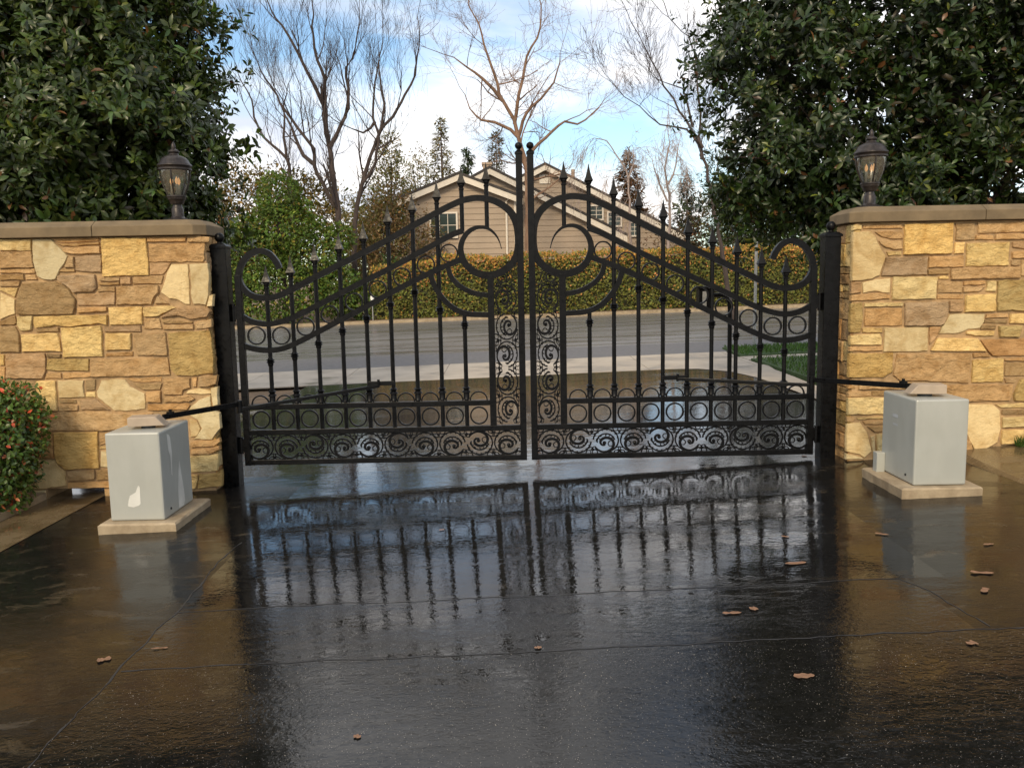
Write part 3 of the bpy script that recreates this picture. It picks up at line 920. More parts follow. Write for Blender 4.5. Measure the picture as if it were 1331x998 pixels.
def stone(poly, code, parent, face='front', xe=0.0, sgn=1):
    """one stone of the wall; poly in wall coordinates (along, up)"""
    A = np.array(poly, float)
    area = 0.5 * np.sum(A[:, 0] * np.roll(A[:, 1], -1) - np.roll(A[:, 0], -1) * A[:, 1])
    if area < 0:
        A = A[::-1]
    pts = []
    n = len(A)
    for i in range(n):
        a, b = A[i], A[(i + 1) % n]
        L = np.linalg.norm(b - a)
        k = max(1, int(round(L / 0.045)))
        for j in range(k):
            q = a + (b - a) * j / k
            pts.append(q + (RNG.normal(0, 0.0022, 2) if k > 1 else 0))
    P = np.array(pts)
    n = len(P)
    T = np.roll(P, -1, 0) - np.roll(P, 1, 0)
    T /= np.linalg.norm(T, axis=1)[:, None] + 1e-9
    Nin = np.stack([-T[:, 1], T[:, 0]], 1)
    C = P.mean(0)
    ext = P.max(0) - P.min(0)
    mn = float(min(ext))
    flat = PAL[code][1] < 0.3
    amp = 0.004 if flat else min(0.017, 0.006 + mn * 0.07)
    prot = (random.uniform(0.012, 0.022) if flat else random.uniform(0.014, 0.034)) * (0.75 if mn < 0.05 else 1)
    seed = Vector(RNG.uniform(-50, 50, 3).tolist())
    tx, tz = random.uniform(-0.06, 0.06), random.uniform(-0.10, 0.03)
    i2 = P + Nin * min(0.005, mn * 0.12)

    def relief(q):
        p = Vector((q[0] * 9.0, q[1] * 14.0, 0.0)) + seed
        v_ = mnoise.fractal(p, 0.9, 2.1, 4) * 0.75
        d_ = mnoise.voronoi(p * 0.55)[0]
        v_ += 0.9 * (d_[1] - d_[0]) - 0.35
        return amp * v_

    def pos3(q, d):
        return (q[0], -0.19 - d, q[1]) if face == 'front' else (xe + sgn * d, q[0], q[1])
    bm = bmesh.new()
    ly = bm.verts.layers.int.new('ring')
    cap_ = bm.faces.new([bm.verts.new((q[0], q[1], 0.0)) for q in i2])
    for k, v_ in enumerate(cap_.verts):
        v_[ly] = k + 1
    bmesh.ops.triangulate(bm, faces=[cap_])
    for lim in (0.09, 0.05, 0.036):
        ed = [e for e in bm.edges if len(e.link_faces) == 2 and e.calc_length() > lim]
        if ed:
            for v_ in bm.verts:
                v_.tag = v_[ly] > 0
            old = {(round(v_.co.x, 6), round(v_.co.y, 6)): v_[ly] for v_ in bm.verts if v_[ly] > 0}
            bmesh.ops.subdivide_edges(bm, edges=ed, cuts=1)
            bmesh.ops.triangulate(bm, faces=[f for f in bm.faces if len(f.verts) > 3])
            for v_ in bm.verts:
                v_[ly] = old.get((round(v_.co.x, 6), round(v_.co.y, 6)), 0)
    r2 = [None] * n
    for v_ in bm.verts:
        if v_[ly] > 0:
            r2[v_[ly] - 1] = v_
    for v_ in bm.verts:
        q = (v_.co.x, v_.co.y)
        d = prot + relief(q) * (0.55 if v_[ly] else 1.0) + tx * (q[0] - C[0]) * 0.3 + tz * (q[1] - C[1]) * 0.3
        v_.co = pos3(q, d)
    r0 = [bm.verts.new(pos3(q, -0.03)) for q in P]
    r1 = [bm.verts.new(pos3(q, prot - 0.007 + random.uniform(-0.005, 0.002))) for q in P]
    for k in range(n):
        k2 = (k + 1) % n
        bm.faces.new((r0[k], r0[k2], r1[k2], r1[k]))
        if r2[k] is not None and r2[k2] is not None:
            bm.faces.new((r1[k], r1[k2], r2[k2], r2[k]))
    bmesh.ops.recalc_face_normals(bm, faces=bm.faces)
    if sum((f.normal.y if face == 'front' else -sgn * f.normal.x) for f in bm.faces) > 0:
        bmesh.ops.reverse_faces(bm, faces=bm.faces)
    me = bpy.data.meshes.new('stone')
    org = Vector(ORG[parent.name])
    for v_ in bm.verts:
        v_.co -= org
    bm.to_mesh(me)
    bm.free()
    o = link('stone', me, parent, ORG[parent.name], MT['stone'])
    shade(o.data, 42)
    c, bp = PAL[code]
    j = random.uniform(0.86, 1.14)
    hj = random.uniform(-0.06, 0.06)
    o.color = (min(1, c[0] * j * (1 + hj)), c[1] * j, c[2] * j * (1 - 1.5 * hj), bp * random.uniform(0.8, 1.2))
    return o


def fill_rows(x0, x1, z0, z1, parent, gap=0.006, **kw):
    z = z0
    while z < z1 - 0.03:
        h = random.choice([0.06, 0.09, 0.13, 0.18, 0.2])
        if z + h > z1 - 0.05:
            h = z1 - z
        x = x0
        while x < x1 - 0.02:
            w_ = random.uniform(0.14, 0.42) if not kw else random.uniform(0.16, 0.34)
            if x + w_ > x1 - 0.1:
                w_ = x1 - x
            j = lambda: random.uniform(-0.004, 0.004)
            a, b, c, d = x + gap / 2, x + w_ - gap / 2, z + gap / 2, z + h - gap / 2
            stone([(a + j(), c + j()), (b + j(), c + j()), (b + j(), d + j()), (a + j(), d + j())],
                  random.choice('YGOOONBDPR' if h > 0.08 else 'OONBY'), parent, **kw)
            x += w_
        z += h


def parse(S):
    out = []
    for ln in S.strip().splitlines():
        a = ln.split()
        out.append((a[0], [tuple(map(float, q.split(','))) for q in a[1:]]))
    return out


wl = empty('stone_wall', (-3.9, 0.0, -0.15), 'golden ledgestone wall with drain opening at its foot, behind the leafy shrub', 'wall', 'stone walls flanking the gate')
mb = MB()
mb.box((-7.2, -0.19, -0.07), (-2.705, 0.21, 2.05)).box((-7.2, -0.188, -0.35), (-4.16, 0.208, -0.069)).box((-3.67, -0.188, -0.35), (-2.707, 0.208, -0.069))
part('wall_body', mb, MT['mortar'], wl)
for code, P in parse(STONES_L):
    stone(P, code, wl)
fill_rows(-7.0, -4.475, -0.1, 2.04, wl)
fill_rows(-0.19, 0.2, -0.1, 2.04, wl, face='end', xe=-2.705, sgn=1)


def coping(x0, x1, parent, chamfer=0):
    """one coping block; chamfer 1 clips the end at x1, -1 the end at x0"""
    y0, y1, z0, z1 = -0.255, 0.27, 2.055, 2.185
    c = 0.085
    poly = [(x0, y0), (x1, y0), (x1, y1), (x0, y1)]
    if chamfer > 0:
        poly = [(x0, y0), (x1 - c, y0), (x1, y0 + c), (x1, y1), (x0, y1)]
    if chamfer < 0:
        poly = [(x0, y0 + c), (x0 + c, y0), (x1, y0), (x1, y1), (x0, y1)]
    n = len(poly)
    m = MB()
    cx, cy = sum(p[0] for p in poly) / n, sum(p[1] for p in poly) / n
    for z, ins in ((z0, 0), (z1 - 0.047, 0), (z1, 0.075)):
        for (x, y) in poly:
            dx_ = ins if (chamfer and ((chamfer > 0 and x > x1 - c - 0.001) or (chamfer < 0 and x < x0 + c + 0.001))) else 0
            m.v.append((x - math.copysign(dx_, x - cx), y - math.copysign(ins, y - cy), z))
    m.f = [tuple(reversed(range(n))), tuple(2 * n + i for i in range(n))]
    for r in range(2):
        for i in range(n):
            j = (i + 1) % n
            m.f.append((r * n + i, r * n + j, (r + 1) * n + j, (r + 1) * n + i))
    return part('coping_block', m, MT['coping'], parent, bevel=0.006)


coping(-3.573, -2.66, wl, 1)
coping(-5.15, -3.577, wl)
coping(-7.2, -5.154, wl)

wr = empty('stone_wall', (3.9, 0.0, 0.05), 'golden ledgestone wall beside the concrete path, under the darker broadleaf tree', 'wall', 'stone walls flanking the gate')
mb = MB()
mb.box((2.755, -0.19, -0.25), (7.2, 0.21, 2.05))
part('wall_body', mb, MT['mortar'], wr)
for code, P in parse(STONES_R):
    P = [(max(x, 2.722), z) for x, z in P]
    stone(P, code, wr)
fill_rows(4.30, 6.9, 0.02, 2.04, wr)
fill_rows(-0.19, 0.2, 0.0, 2.04, wr, face='end', xe=2.755, sgn=-1)
coping(2.70, 3.798, wr, -1)
coping(3.802, 5.4, wr)
coping(5.404, 7.2, wr)

# ------------------------------------------------------------------ lamps on the walls


def lantern(x, y, z, label, turn):
    o = (x, y, z)
    t = empty('wall_lantern', o, label, 'lantern', 'lanterns on the wall ends')
    base = MB().lathe([(0.11, 0), (0.11, 0.008), (0.085, 0.014), (0.058, 0.026), (0.052, 0.036)], o, 24)
    part('base', base, MT['bronze'], t, smooth=True)
    part('neck', MB().lathe([(0.049, 0.034), (0.049, 0.098), (0.044, 0.106), (0.036, 0.13), (0.036, 0.137)], o, 20), MT['bronze'], t, smooth=True)
    part('cup', MB().lathe([(0.05, 0.136), (0.058, 0.15), (0.062, 0.168), (0.072, 0.176), (0.075, 0.192), (0.08, 0.196), (0.08, 0.207), (0.03, 0.209)], o, 24), MT['bronze'], t, smooth=True)
    gp_ = [(0.064, 0.208), (0.083, 0.25), (0.102, 0.30), (0.116, 0.355), (0.121, 0.415)]
    g = MB()
    n = 28
    for r, zz in gp_:
        for k in range(n):
            a = 2 * math.pi * k / n
            g.v.append((x + r * math.cos(a), y + r * math.sin(a), z + zz))
    g.f = [(i * n + k, i * n + (k + 1) % n, (i + 1) * n + (k + 1) % n, (i + 1) * n + k) for i in range(len(gp_) - 1) for k in range(n)]
    part('glass_globe', g, MT['glass'], t, smooth=True)
    for k in range(4):
        a = turn + k * math.pi / 2
        pts = [(x + (r + 0.003) * math.cos(a), y + (r + 0.003) * math.sin(a), z + zz) for r, zz in gp_]
        part('rib', MB().tube(pts, 0.0065, 6), MT['bronze'], t)
    cap = [(0.124, 0.41), (0.136, 0.416), (0.136, 0.428), (0.128, 0.434), (0.14, 0.45), (0.136, 0.462), (0.122, 0.474), (0.113, 0.495), (0.095, 0.517), (0.064, 0.532), (0.042, 0.54), (0.036, 0.552), (0.03, 0.56)]
    roof = part('cap', MB().lathe(cap, o, 28), MT['bronze'], t, smooth=True)
    part('finial', MB().lathe([(0.034, 0.558), (0.045, 0.564), (0.045, 0.574), (0.028, 0.585), (0.016, 0.594), (0.019, 0.612), (0.014, 0.628), (0.006, 0.645), (0.001, 0.65)], o, 16), MT['bronze'], roof, ORG[t.name], smooth=True)
    for k in range(3):
        a = turn + 0.5 + k * 2.094
        cx, cy = x + 0.034 * math.cos(a), y + 0.034 * math.sin(a)
        c = part('candle', MB().lathe([(0.011, 0.205), (0.011, 0.30)], (cx, cy, z), 10), MT['sleeve'], t)
        part('bulb', MB().lathe([(0.006, 0.30), (0.014, 0.318), (0.013, 0.335), (0.006, 0.352), (0.001, 0.364)], (cx, cy, z), 10), MT['bulb'], c, ORG[t.name], smooth=True)
    return t


lantern(-2.935, -0.05, 2.184, 'bronze glass lantern on the wall end over the leafy shrub side', math.radians(-85))
lantern(2.915, -0.05, 2.184, 'bronze glass lantern on the wall end below the darker tree', math.radians(-95))

# ------------------------------------------------------------------ the gate
IR = MT['iron']


def ring_mesh(name, r, wd, dp, a0=0.0, a1=2 * math.pi, n=26):
    m = MB()
    closed = abs(a1 - a0 - 2 * math.pi) < 1e-6
    k = n if closed else n + 1
    for i in range(k):
        a = a0 + (a1 - a0) * i / n
        for rr, yy in ((r, -dp / 2), (r, dp / 2), (r - wd, dp / 2), (r - wd, -dp / 2)):
            m.v.append((rr * math.cos(a), yy, rr * math.sin(a)))
    for i in range(n):
        i2 = (i + 1) % k
        for q in range(4):
            m.f.append((i * 4 + q, i * 4 + (q + 1) % 4, i2 * 4 + (q + 1) % 4, i2 * 4 + q))
    me = m.mesh(name)
    fix_normals(me)
    shade(me, 40)
    me.materials.append(IR)
    return me


ME_RING = ring_mesh('ring', 0.080, 0.013, 0.022)
ME_HALF = ring_mesh('half_ring', 0.079, 0.011, 0.020, -0.02, math.pi + 0.02, 16)

# spearhead: collar, square flare and long four-sided point
sp = MB().lathe([(0.022, 0.0), (0.024, 0.004), (0.024, 0.012), (0.019, 0.016), (0.021, 0.03), (0.027, 0.036), (0.027, 0.046)], n=8, rot=0.5)
b0 = len(sp.v)
for hw, z in ((0.026, 0.044), (0.037, 0.058), (0.033, 0.068), (0.022, 0.098), (0.012, 0.138), (0.006, 0.172), (0.001, 0.200)):
    for a, b in ((-1, -1), (1, -1), (1, 1), (-1, 1)):
        sp.v.append((a * hw, b * hw * 0.8, z))
for i in range(6):
    for k in range(4):
        sp.f.append((b0 + i * 4 + k, b0 + i * 4 + (k + 1) % 4, b0 + (i + 1) * 4 + (k + 1) % 4, b0 + (i + 1) * 4 + k))
ME_SPEAR = sp.mesh('spearhead')
fix_normals(ME_SPEAR)
ME_SPEAR.materials.append(IR)
kn = MB().lathe([(0.021, -0.040), (0.024, -0.034), (0.024, -0.016), (0.030, -0.012), (0.040, -0.006), (0.030, 0.0), (0.025, 0.004), (0.034, 0.010), (0.036, 0.014), (0.026, 0.020), (0.021, 0.03)], n=12)
ME_KNOT = kn.mesh('knot')
fix_normals(ME_KNOT)
shade(ME_KNOT, 50)
ME_KNOT.materials.append(IR)
fl = MB().lathe([(0.020, 0.05), (0.026, 0.044), (0.037, 0.036), (0.026, 0.03), (0.023, 0.02), (0.036, 0.006), (0.040, 0.0), (0.026, -0.006), (0.026, -0.05), (0.033, -0.062)], n=12)
ME_FOOT = fl.mesh('foot_knot')
fix_normals(ME_FOOT)
shade(ME_FOOT, 50)
ME_FOOT.materials.append(IR)


def ornament(name):
    """cast scroll: toothed crescent round a leaf spiral, with tendrils and berries"""
    m = MB()
    y0, y1 = -0.007, 0.007
    arc = lambda r, a0, a1, n=20, cx=0, cz=0: [(cx + r * math.cos(math.radians(a0 + (a1 - a0) * i / n)), cz + r * math.sin(math.radians(a0 + (a1 - a0) * i / n))) for i in range(n + 1)]
    m.ribbon(arc(0.108, -150, 175, 26), 0.0125, y0, y1)
    m.ribbon(arc(0.076, 12, 178, 14, 0.0, -0.012), 0.013, y0 + .001, y1 - .001)
    for a in range(15, 176, 23):
        c, s_ = math.cos(math.radians(a)), math.sin(math.radians(a))
        m.ribbon([(0.110 * c, 0.110 * s_), (0.098 * c, 0.098 * s_ - 0.004)], 0.012, y0 + .002, y1 - .002)
    sp_ = []
    for i in range(26):
        t = i / 25
        a = math.radians(-150 + 430 * t)
        r = 0.110 * (1 - t) ** 0.8 + 0.014
        sp_.append((r * math.cos(a) * 0.8 - 0.006, r * math.sin(a) * 0.72 - 0.026))
    m.ribbon(sp_, [0.010 + 0.015 * math.sin(math.pi * i / 25) for i in range(26)], y0 - .001, y1 + .001)
    for (x, z, r) in ((-0.012, -0.022, 0.018), (-0.105, -0.085, 0.012), (0.108, -0.092, 0.012), (0.112, 0.088, 0.011), (-0.112, 0.084, 0.011), (0.03, -0.112, 0.010), (0.06, 0.03, 0.012), (-0.045, 0.042, 0.011)):
        m.lathe([(r * 0.3, -r * 0.9), (r * 0.85, -r * 0.5), (r, 0), (r * 0.85, r * 0.5), (r * 0.3, r * 0.9)], (x, 0, z), 7)
    m.ribbon(catmull([(-0.095, -0.055), (-0.118, -0.066), (-0.12, -0.09), (-0.105, -0.085)], 0.012), 0.008, y0 + .001, y1 - .001)
    m.ribbon(catmull([(0.085, -0.07), (0.12, -0.06), (0.125, -0.088), (0.108, -0.092)], 0.012), 0.008, y0 + .001, y1 - .001)
    m.ribbon(catmull([(0.08, 0.078), (0.105, 0.06), (0.124, 0.07), (0.112, 0.088)], 0.012), 0.008, y0 + .001, y1 - .001)
    m.ribbon(catmull([(-0.085, 0.072), (-0.108, 0.06), (-0.126, 0.068), (-0.112, 0.084)], 0.012), 0.008, y0 + .001, y1 - .001)
    for cx_, cz_, r_, a0, a1 in ((0.088, 0.112, 0.030, 150, 420), (-0.09, 0.110, 0.028, 30, -240), (0.096, -0.112, 0.026, 200, -60), (-0.10, -0.108, 0.030, -20, 250), (0.045, -0.035, 0.030, 100, 380), (-0.06, 0.006, 0.026, 250, 20), (0.02, 0.045, 0.022, 190, -60)):
        pts = [(cx_ + r_ * (1 - 0.6 * i / 12) * math.cos(math.radians(a0 + (a1 - a0) * i / 12)), cz_ + r_ * (1 - 0.6 * i / 12) * math.sin(math.radians(a0 + (a1 - a0) * i / 12))) for i in range(13)]
        m.ribbon(pts, [0.010 - 0.004 * i / 12 for i in range(13)], y0 + .0025, y1 - .0025)
    m.ribbon(catmull([(0.02, -0.10), (0.07, -0.118), (0.11, -0.108), (0.135, -0.09)], 0.015), 0.009, y0 + .0015, y1 - .0015)
    me = m.mesh(name)
    fix_normals(me)
    me.materials.append(IR)
    return me


ME_ORN = ornament('scroll_ornament')
PX = [-2.235 + 0.2118 * k for k in range(10)]
CURVE_A = [(-2.115, 1.770), (-2.14, 1.829), (-2.195, 1.895), (-2.279, 1.923), (-2.374, 1.886), (-2.445, 1.796), (-2.466, 1.704), (-2.442, 1.62), (-2.373, 1.549), (-2.262, 1.52), (-2.149, 1.534),
           (-2.04, 1.578), (-1.918, 1.638), (-1.783, 1.704), (-1.593, 1.795), (-1.40, 1.886), (-1.193, 1.988), (-0.971, 2.102), (-0.751, 2.217), (-0.605, 2.285), (-0.517, 2.317), (-0.402, 2.331),
           (-0.287, 2.312), (-0.187, 2.263), (-0.116, 2.195), (-0.075, 2.10), (-0.063, 1.99), (-0.068, 1.90), (-0.088, 1.83), (-0.139, 1.757), (-0.242, 1.694), (-0.344, 1.679), (-0.446, 1.711), (-0.517, 1.775),
           (-0.551, 1.851), (-0.557, 1.923), (-0.533, 1.995), (-0.481, 2.055), (-0.407, 2.086), (-0.321, 2.074), (-0.257, 2.02), (-0.225, 1.96), (-0.209, 1.90)]
CURVE_B = [(-2.455, 1.367), (-2.386, 1.326), (-2.281, 1.299), (-2.174, 1.304), (-2.053, 1.338), (-1.93, 1.390), (-1.794, 1.455), (-1.604, 1.548), (-1.4, 1.645), (-1.202, 1.738), (-0.98, 1.847), (-0.758, 1.962), (-0.611, 2.035), (-0.53, 2.06)]
CURVE_C = [(-2.455, 1.114), (-2.373, 1.087), (-2.254, 1.071), (-2.133, 1.081), (-2.01, 1.125), (-1.833, 1.209), (-1.614, 1.318), (-1.40, 1.424), (-1.21, 1.525), (-0.987, 1.634), (-0.765, 1.735), (-0.64, 1.785), (-0.56, 1.815)]
ARC1 = [(-0.67, 1.75), (-0.655, 1.69), (-0.615, 1.628), (-0.537, 1.567), (-0.436, 1.524), (-0.335, 1.508)]
ARC2 = [(-0.82, 1.69), (-0.805, 1.63), (-0.765, 1.548), (-0.70, 1.46), (-0.61, 1.388), (-0.50, 1.35), (-0.335, 1.34)]


def curve_z(C, x):
    for a, b in zip(C[:-1], C[1:]):
        if a[0] <= x <= b[0]:
            return a[1] + (b[1] - a[1]) * (x - a[0]) / (b[0] - a[0])
    return None


TIPS = [1.80, 1.876, 1.976, 2.066, 2.150, 2.288, 2.382, 2.484, 2.600, 2.625]
RINGS_BC = [(-2.343, 1.199), (-2.129, 1.195), (-1.916, 1.268), (-1.703, 1.370), (-1.490, 1.474), (-1.281, 1.576), (-1.068, 1.681), (-0.861, 1.778), (-0.660, 1.872)]


def gate_leaf(s, label):
    """s = +1 builds the leaf hung at -x, -1 its mirror image"""
    X = lambda pts: [(s * p[0], p[1]) for p in pts]
    org = (s * -2.47, 0.0, 0.06)
    t = empty('gate_leaf', org, label, 'gate', 'the two leaves of the iron gate')

    def bx(name, x0, x1, y, z0, z1, parent=t, bev=0.003):
        a, b = sorted((s * x0, s * x1))
        return part(name, MB().box((a, -y, z0), (b, y, z1)), IR, parent, ORG[t.name], bevel=bev)
    bx('stile', -2.5, -2.447, 0.027, 0.06, 1.72)
    st = bx('stile', -0.076, -0.021, 0.027, 0.06, 2.69)
    x_c = s * -0.0485
    part('stile_cap', MB().lathe([(0.047, 2.688), (0.047, 2.702), (0.034, 2.712), (0.018, 2.722)], (x_c, 0, 0), 4, 0.5), IR, st, ORG[t.name])
    part('ball', MB().lathe([(0.012, 2.715), (0.013, 2.728), (0.027, 2.74), (0.033, 2.757), (0.028, 2.774), (0.014, 2.785), (0.002, 2.788)], (x_c, 0, 0), 14), IR, st, ORG[t.name], smooth=True)
    bx('stile', -0.337, -0.281, 0.025, 0.374, 1.68)
    bx('rail', -2.447, -0.076, 0.024, 0.062, 0.108)
    bx('rail', -2.447, -0.076, 0.024, 0.328, 0.374)
    bx('rail', -2.447, -0.337, 0.024, 0.553, 0.599)
    A = catmull(CURVE_A, 0.02)
    n = len(A)
    wA = [0.05 if i < n - 26 else 0.05 * max(0.08, (n - 1 - i) / 26) ** 0.75 for i in range(n)]
    k0 = int(n * 0.62)
    wA = [w_ + (0.012 * min(1, (i - k0) / 12) * min(1, max(0, (n - 26 - i) / 12)) if i > k0 else 0) for i, w_ in enumerate(wA)]
    part('scrolled_top_bar', MB().ribbon(X(A), wA, -0.0225, 0.0225), IR, t, smooth=True)
    part('curved_bar', MB().ribbon(X(catmull(CURVE_B, 0.03)), 0.047, -0.021, 0.021), IR, t, smooth=True)
    part('curved_bar', MB().ribbon(X(catmull(CURVE_C, 0.03)), 0.047, -0.0215, 0.0215), IR, t, smooth=True)
    part('brace_arc', MB().ribbon(X(catmull(ARC1, 0.03)), 0.042, -0.02, 0.02), IR, t, smooth=True)
    part('brace_arc', MB().ribbon(X(catmull(ARC2, 0.03)), 0.045, -0.0195, 0.0195), IR, t, smooth=True)
    for k, x in enumerate(PX):
        tip = TIPS[k]
        low = 0.374 if k < 8 else (curve_z(CURVE_B, x) if k == 8 else 2.075)
        p = part('picket', MB().tube([(s * x, 0, low), (s * x, 0, tip - 0.19)], 0.0185, 8), IR, t, ORG[t.name], smooth=True)
        h = link('spearhead', ME_SPEAR, p, (s * x, 0, tip - 0.2))
        ORG[h.name] = ORG[t.name]
        if k < 8:
            zk = curve_z(CURVE_C, x) - (0.10 if k < 7 else 0.335)
            if k == 7:
                zk = 1.392
            link('knot', ME_KNOT, p, (s * x, 0, zk))
            link('knot', ME_FOOT, p, (s * x, 0, 0.672))
    x = PX[8]
    p = part('picket', MB().tube([(s * x, 0, 0.374), (s * x, 0, 1.365)], 0.0185, 8), IR, t, ORG[t.name], smooth=True)
    link('knot', ME_KNOT, p, (s * x, 0, 1.26))
    link('knot', ME_FOOT, p, (s * x, 0, 0.672))
    for (x, z) in RINGS_BC:
        link('ring', ME_RING, t, (s * x, 0, z))
    for k in range(10):
        x = PX[0] - 0.1059 + 0.2118 * k
        link('ring', ME_RING, t, (s * x, 0, 0.4635))
        link('half_ring', ME_HALF, t, (s * x, 0, 0.600))
    for k in range(10):
        x = -0.193 - 0.2412 * k
        o = link('scroll_ornament', ME_ORN, t, (s * x, 0, 0.218))
        up = k % 3 == 1
        o.scale = (s * (1 if k % 2 else -1) * 1.03, 1, -0.95 if up else 0.95)
    for k in range(6):
        z = 0.512 + 0.2415 * k
        if k == 5:
            z = 1.655
        o = link('scroll_ornament', ME_ORN, t, (s * -0.179 - (s * 0.006 if k == 5 else 0), 0, z))
        o.rotation_euler = (0, math.radians(90), 0)
        o.scale = (1.03 * (1 if k % 2 else -1), 1, s * 0.82 * (1 if k % 3 else -1))
        if k == 5:
            o.scale = (0.6, 1, s * 0.6)
    # hinge barrels between stile and post
    for z in (0.24, 1.40):
        hg = part('hinge', MB().lathe([(0.017, z - 0.075), (0.017, z + 0.075)], (s * -2.528, -0.01, 0), 12), IR, t, ORG[t.name], smooth=True)
        a, b = sorted((s * -2.52, s * -2.5005))
        part('hinge_plate', MB().box((a, -0.02, z - 0.06), (b, 0.02, z + 0.06)), IR, hg, ORG[t.name])
    # bracket for the opener arm
    a, b = sorted((s * -1.39, s * -1.165))
    br = part('arm_bracket', MB().box((a, -0.034, 0.747), (b, -0.0195, 0.785)), IR, t, ORG[t.name], bevel=0.003)
    part('bolt', MB().lathe([(0.012, 0.735), (0.012, 0.80)], (s * -1.30, -0.036, 0), 8), IR, br, ORG[t.name])
    return t


gate_leaf(1, 'black wrought iron gate leaf hung on the shrub side')
gate_leaf(-1, 'black wrought iron gate leaf hung on the lawn side')

for s, lab in ((-1, 'square black gate post with ball top beside the cabinet near the shrub'), (1, 'square black gate post with ball top in front of the lawn')):
    x0 = s * 2.612
    zb = zg(x0, 0) - 0.05
    t = empty('gate_post', (x0, -0.005, zb), lab, 'post', 'posts carrying the gate')
    h = 0.0665
    part('shaft', MB().box((x0 - h, -0.005 - h, zb), (x0 + h, -0.005 + h, 1.95)), IR, t, bevel=0.004)
    cp = part('cap', MB().lathe([(0.108, 1.949), (0.108, 1.966), (0.075, 1.985), (0.03, 1.993)], (x0, -0.005, 0), 4, 0.5), IR, t)
    part('ball', MB().lathe([(0.024, 1.99), (0.018, 2.003), (0.034, 2.016), (0.041, 2.04), (0.034, 2.064), (0.018, 2.078), (0.002, 2.081)], (x0, -0.005, 0), 16), IR, cp, ORG[t.name], smooth=True)

# ------------------------------------------------------------------ gate operators


def cabinet(x0, x1, y0, y1, z0, z1, label, s, extra):
    cx = (x0 + x1) / 2
    t = empty('operator_cabinet', (cx, (y0 + y1) / 2, z0), label, 'cabinet', 'gate operator cabinets')
    body = part('housing', MB().box((x0, y0, z0), (x1, y1, z1)), MT['cabinet'], t, bevel=0.012)
    # hood over the drive shaft: bent sheet with sloping end, turned toward the gate
    hx, hy = (x0 + x1) / 2 + s * -0.03, (y0 + y1) / 2 - 0.06
    L, dpt, hh = 0.255, 0.15, 0.066
    poly = [(-L / 2, 0), (L / 2, 0), (L / 2 - 0.06, hh), (-L / 2, hh)]
    if s > 0:
        poly = [(-a, b) for a, b in reversed(poly)]
    hd = MB().prism(poly, -dpt / 2, dpt / 2)
    ang = math.radians(10) * -s
    c, sn = math.cos(ang), math.sin(ang)
    hd.v = [(hx + c * x - sn * y, hy + sn * x + c * y, z1 + 0.022 + z) for x, y, z in hd.v]
    hood = part('hood', hd, MT['hood'], t, bevel=0.004)
    part('shaft_collar', MB().lathe([(0.05, z1 - 0.002), (0.05, z1 + 0.0215)], (hx, hy, 0), 16), MT['dark'], t)
    e = MB().box((-0.0015, -dpt / 2 + 0.018, 0.016), (0.0015, dpt / 2 - 0.018, hh - 0.016))
    xx = s * L / 2
    e.v = [(hx + c * (x + xx) - sn * y, hy + sn * (x + xx) + c * y, z1 + 0.022 + z) for x, y, z in e.v]
    part('hood_opening', e, MT['dark'], hood, ORG[t.name])
    part('lock_screw', MB().tube([(x1 if s < 0 else x0, y0 + 0.12, z0 + 0.055), ((x1 if s < 0 else x0) - s * 0.006, y0 + 0.12, z0 + 0.055)], 0.009, 10), MT['dark'], t)
    extra(t, body)
    return t


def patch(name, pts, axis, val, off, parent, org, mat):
    """thin patch of given outline on a cabinet face"""
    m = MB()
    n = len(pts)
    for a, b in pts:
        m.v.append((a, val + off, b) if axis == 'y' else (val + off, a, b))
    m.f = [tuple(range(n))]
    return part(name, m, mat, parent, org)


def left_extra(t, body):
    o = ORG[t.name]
    patch('pale_patch', [(-2.95, 0.066), (-2.943, 0.103), (-2.931, 0.14), (-2.905, 0.154), (-2.887, 0.165), (-2.876, 0.193), (-2.866, 0.213), (-2.859, 0.21), (-2.854, 0.198), (-2.857, 0.078), (-2.872, 0.065), (-2.909, 0.054), (-2.944, 0.060)], 'y', -1.33, -0.0015, body, o, MT['patch'])
    patch('pale_patch', [(-1.2, 0.566), (-1.16, 0.552), (-1.14, 0.525), (-1.125, 0.416), (-1.14, 0.33), (-1.145, 0.237), (-1.161, 0.256), (-1.158, 0.33), (-1.163, 0.393), (-1.192, 0.444)], 'x', -2.69, 0.0015, body, o, MT['patch'])
    patch('pale_patch', [(-1.001, 0.328), (-0.985, 0.27), (-0.973, 0.212), (-0.953, 0.11), (-0.941, 0.047), (-0.942, 0.0), (-0.964, -0.034), (-1.06, -0.03), (-1.064, 0.02), (-1.059, 0.109), (-1.03, 0.25)], 'x', -2.69, 0.0015, body, o, MT['patch'])

def right_extra(t, body):
    o = ORG[t.name]
    part('conduit_box', MB().box((2.665, -0.93, 0.105), (2.7295, -0.86, 0.26)), MT['cabinet'], t, bevel=0.004)
    patch('sticker', [(-1.12, 0.50), (-1.04, 0.50), (-1.04, 0.515), (-1.12, 0.515)], 'x', 2.73, -0.0015, body, o, MT['plate'])
    patch('sticker', [(-1.12, 0.56), (-1.03, 0.56), (-1.03, 0.585), (-1.12, 0.585)], 'x', 2.73, -0.0015, body, o, MT['plate'])


cabinet(-3.082, -2.69, -1.33, -0.765, -0.046, 0.60, 'grey metal cabinet with white patches near the leafy shrub', -1, left_extra)
cabinet(2.73, 3.11, -1.39, -0.855, 0.112, 0.735, 'grey metal cabinet with faded stickers beside the concrete path', 1, right_extra)


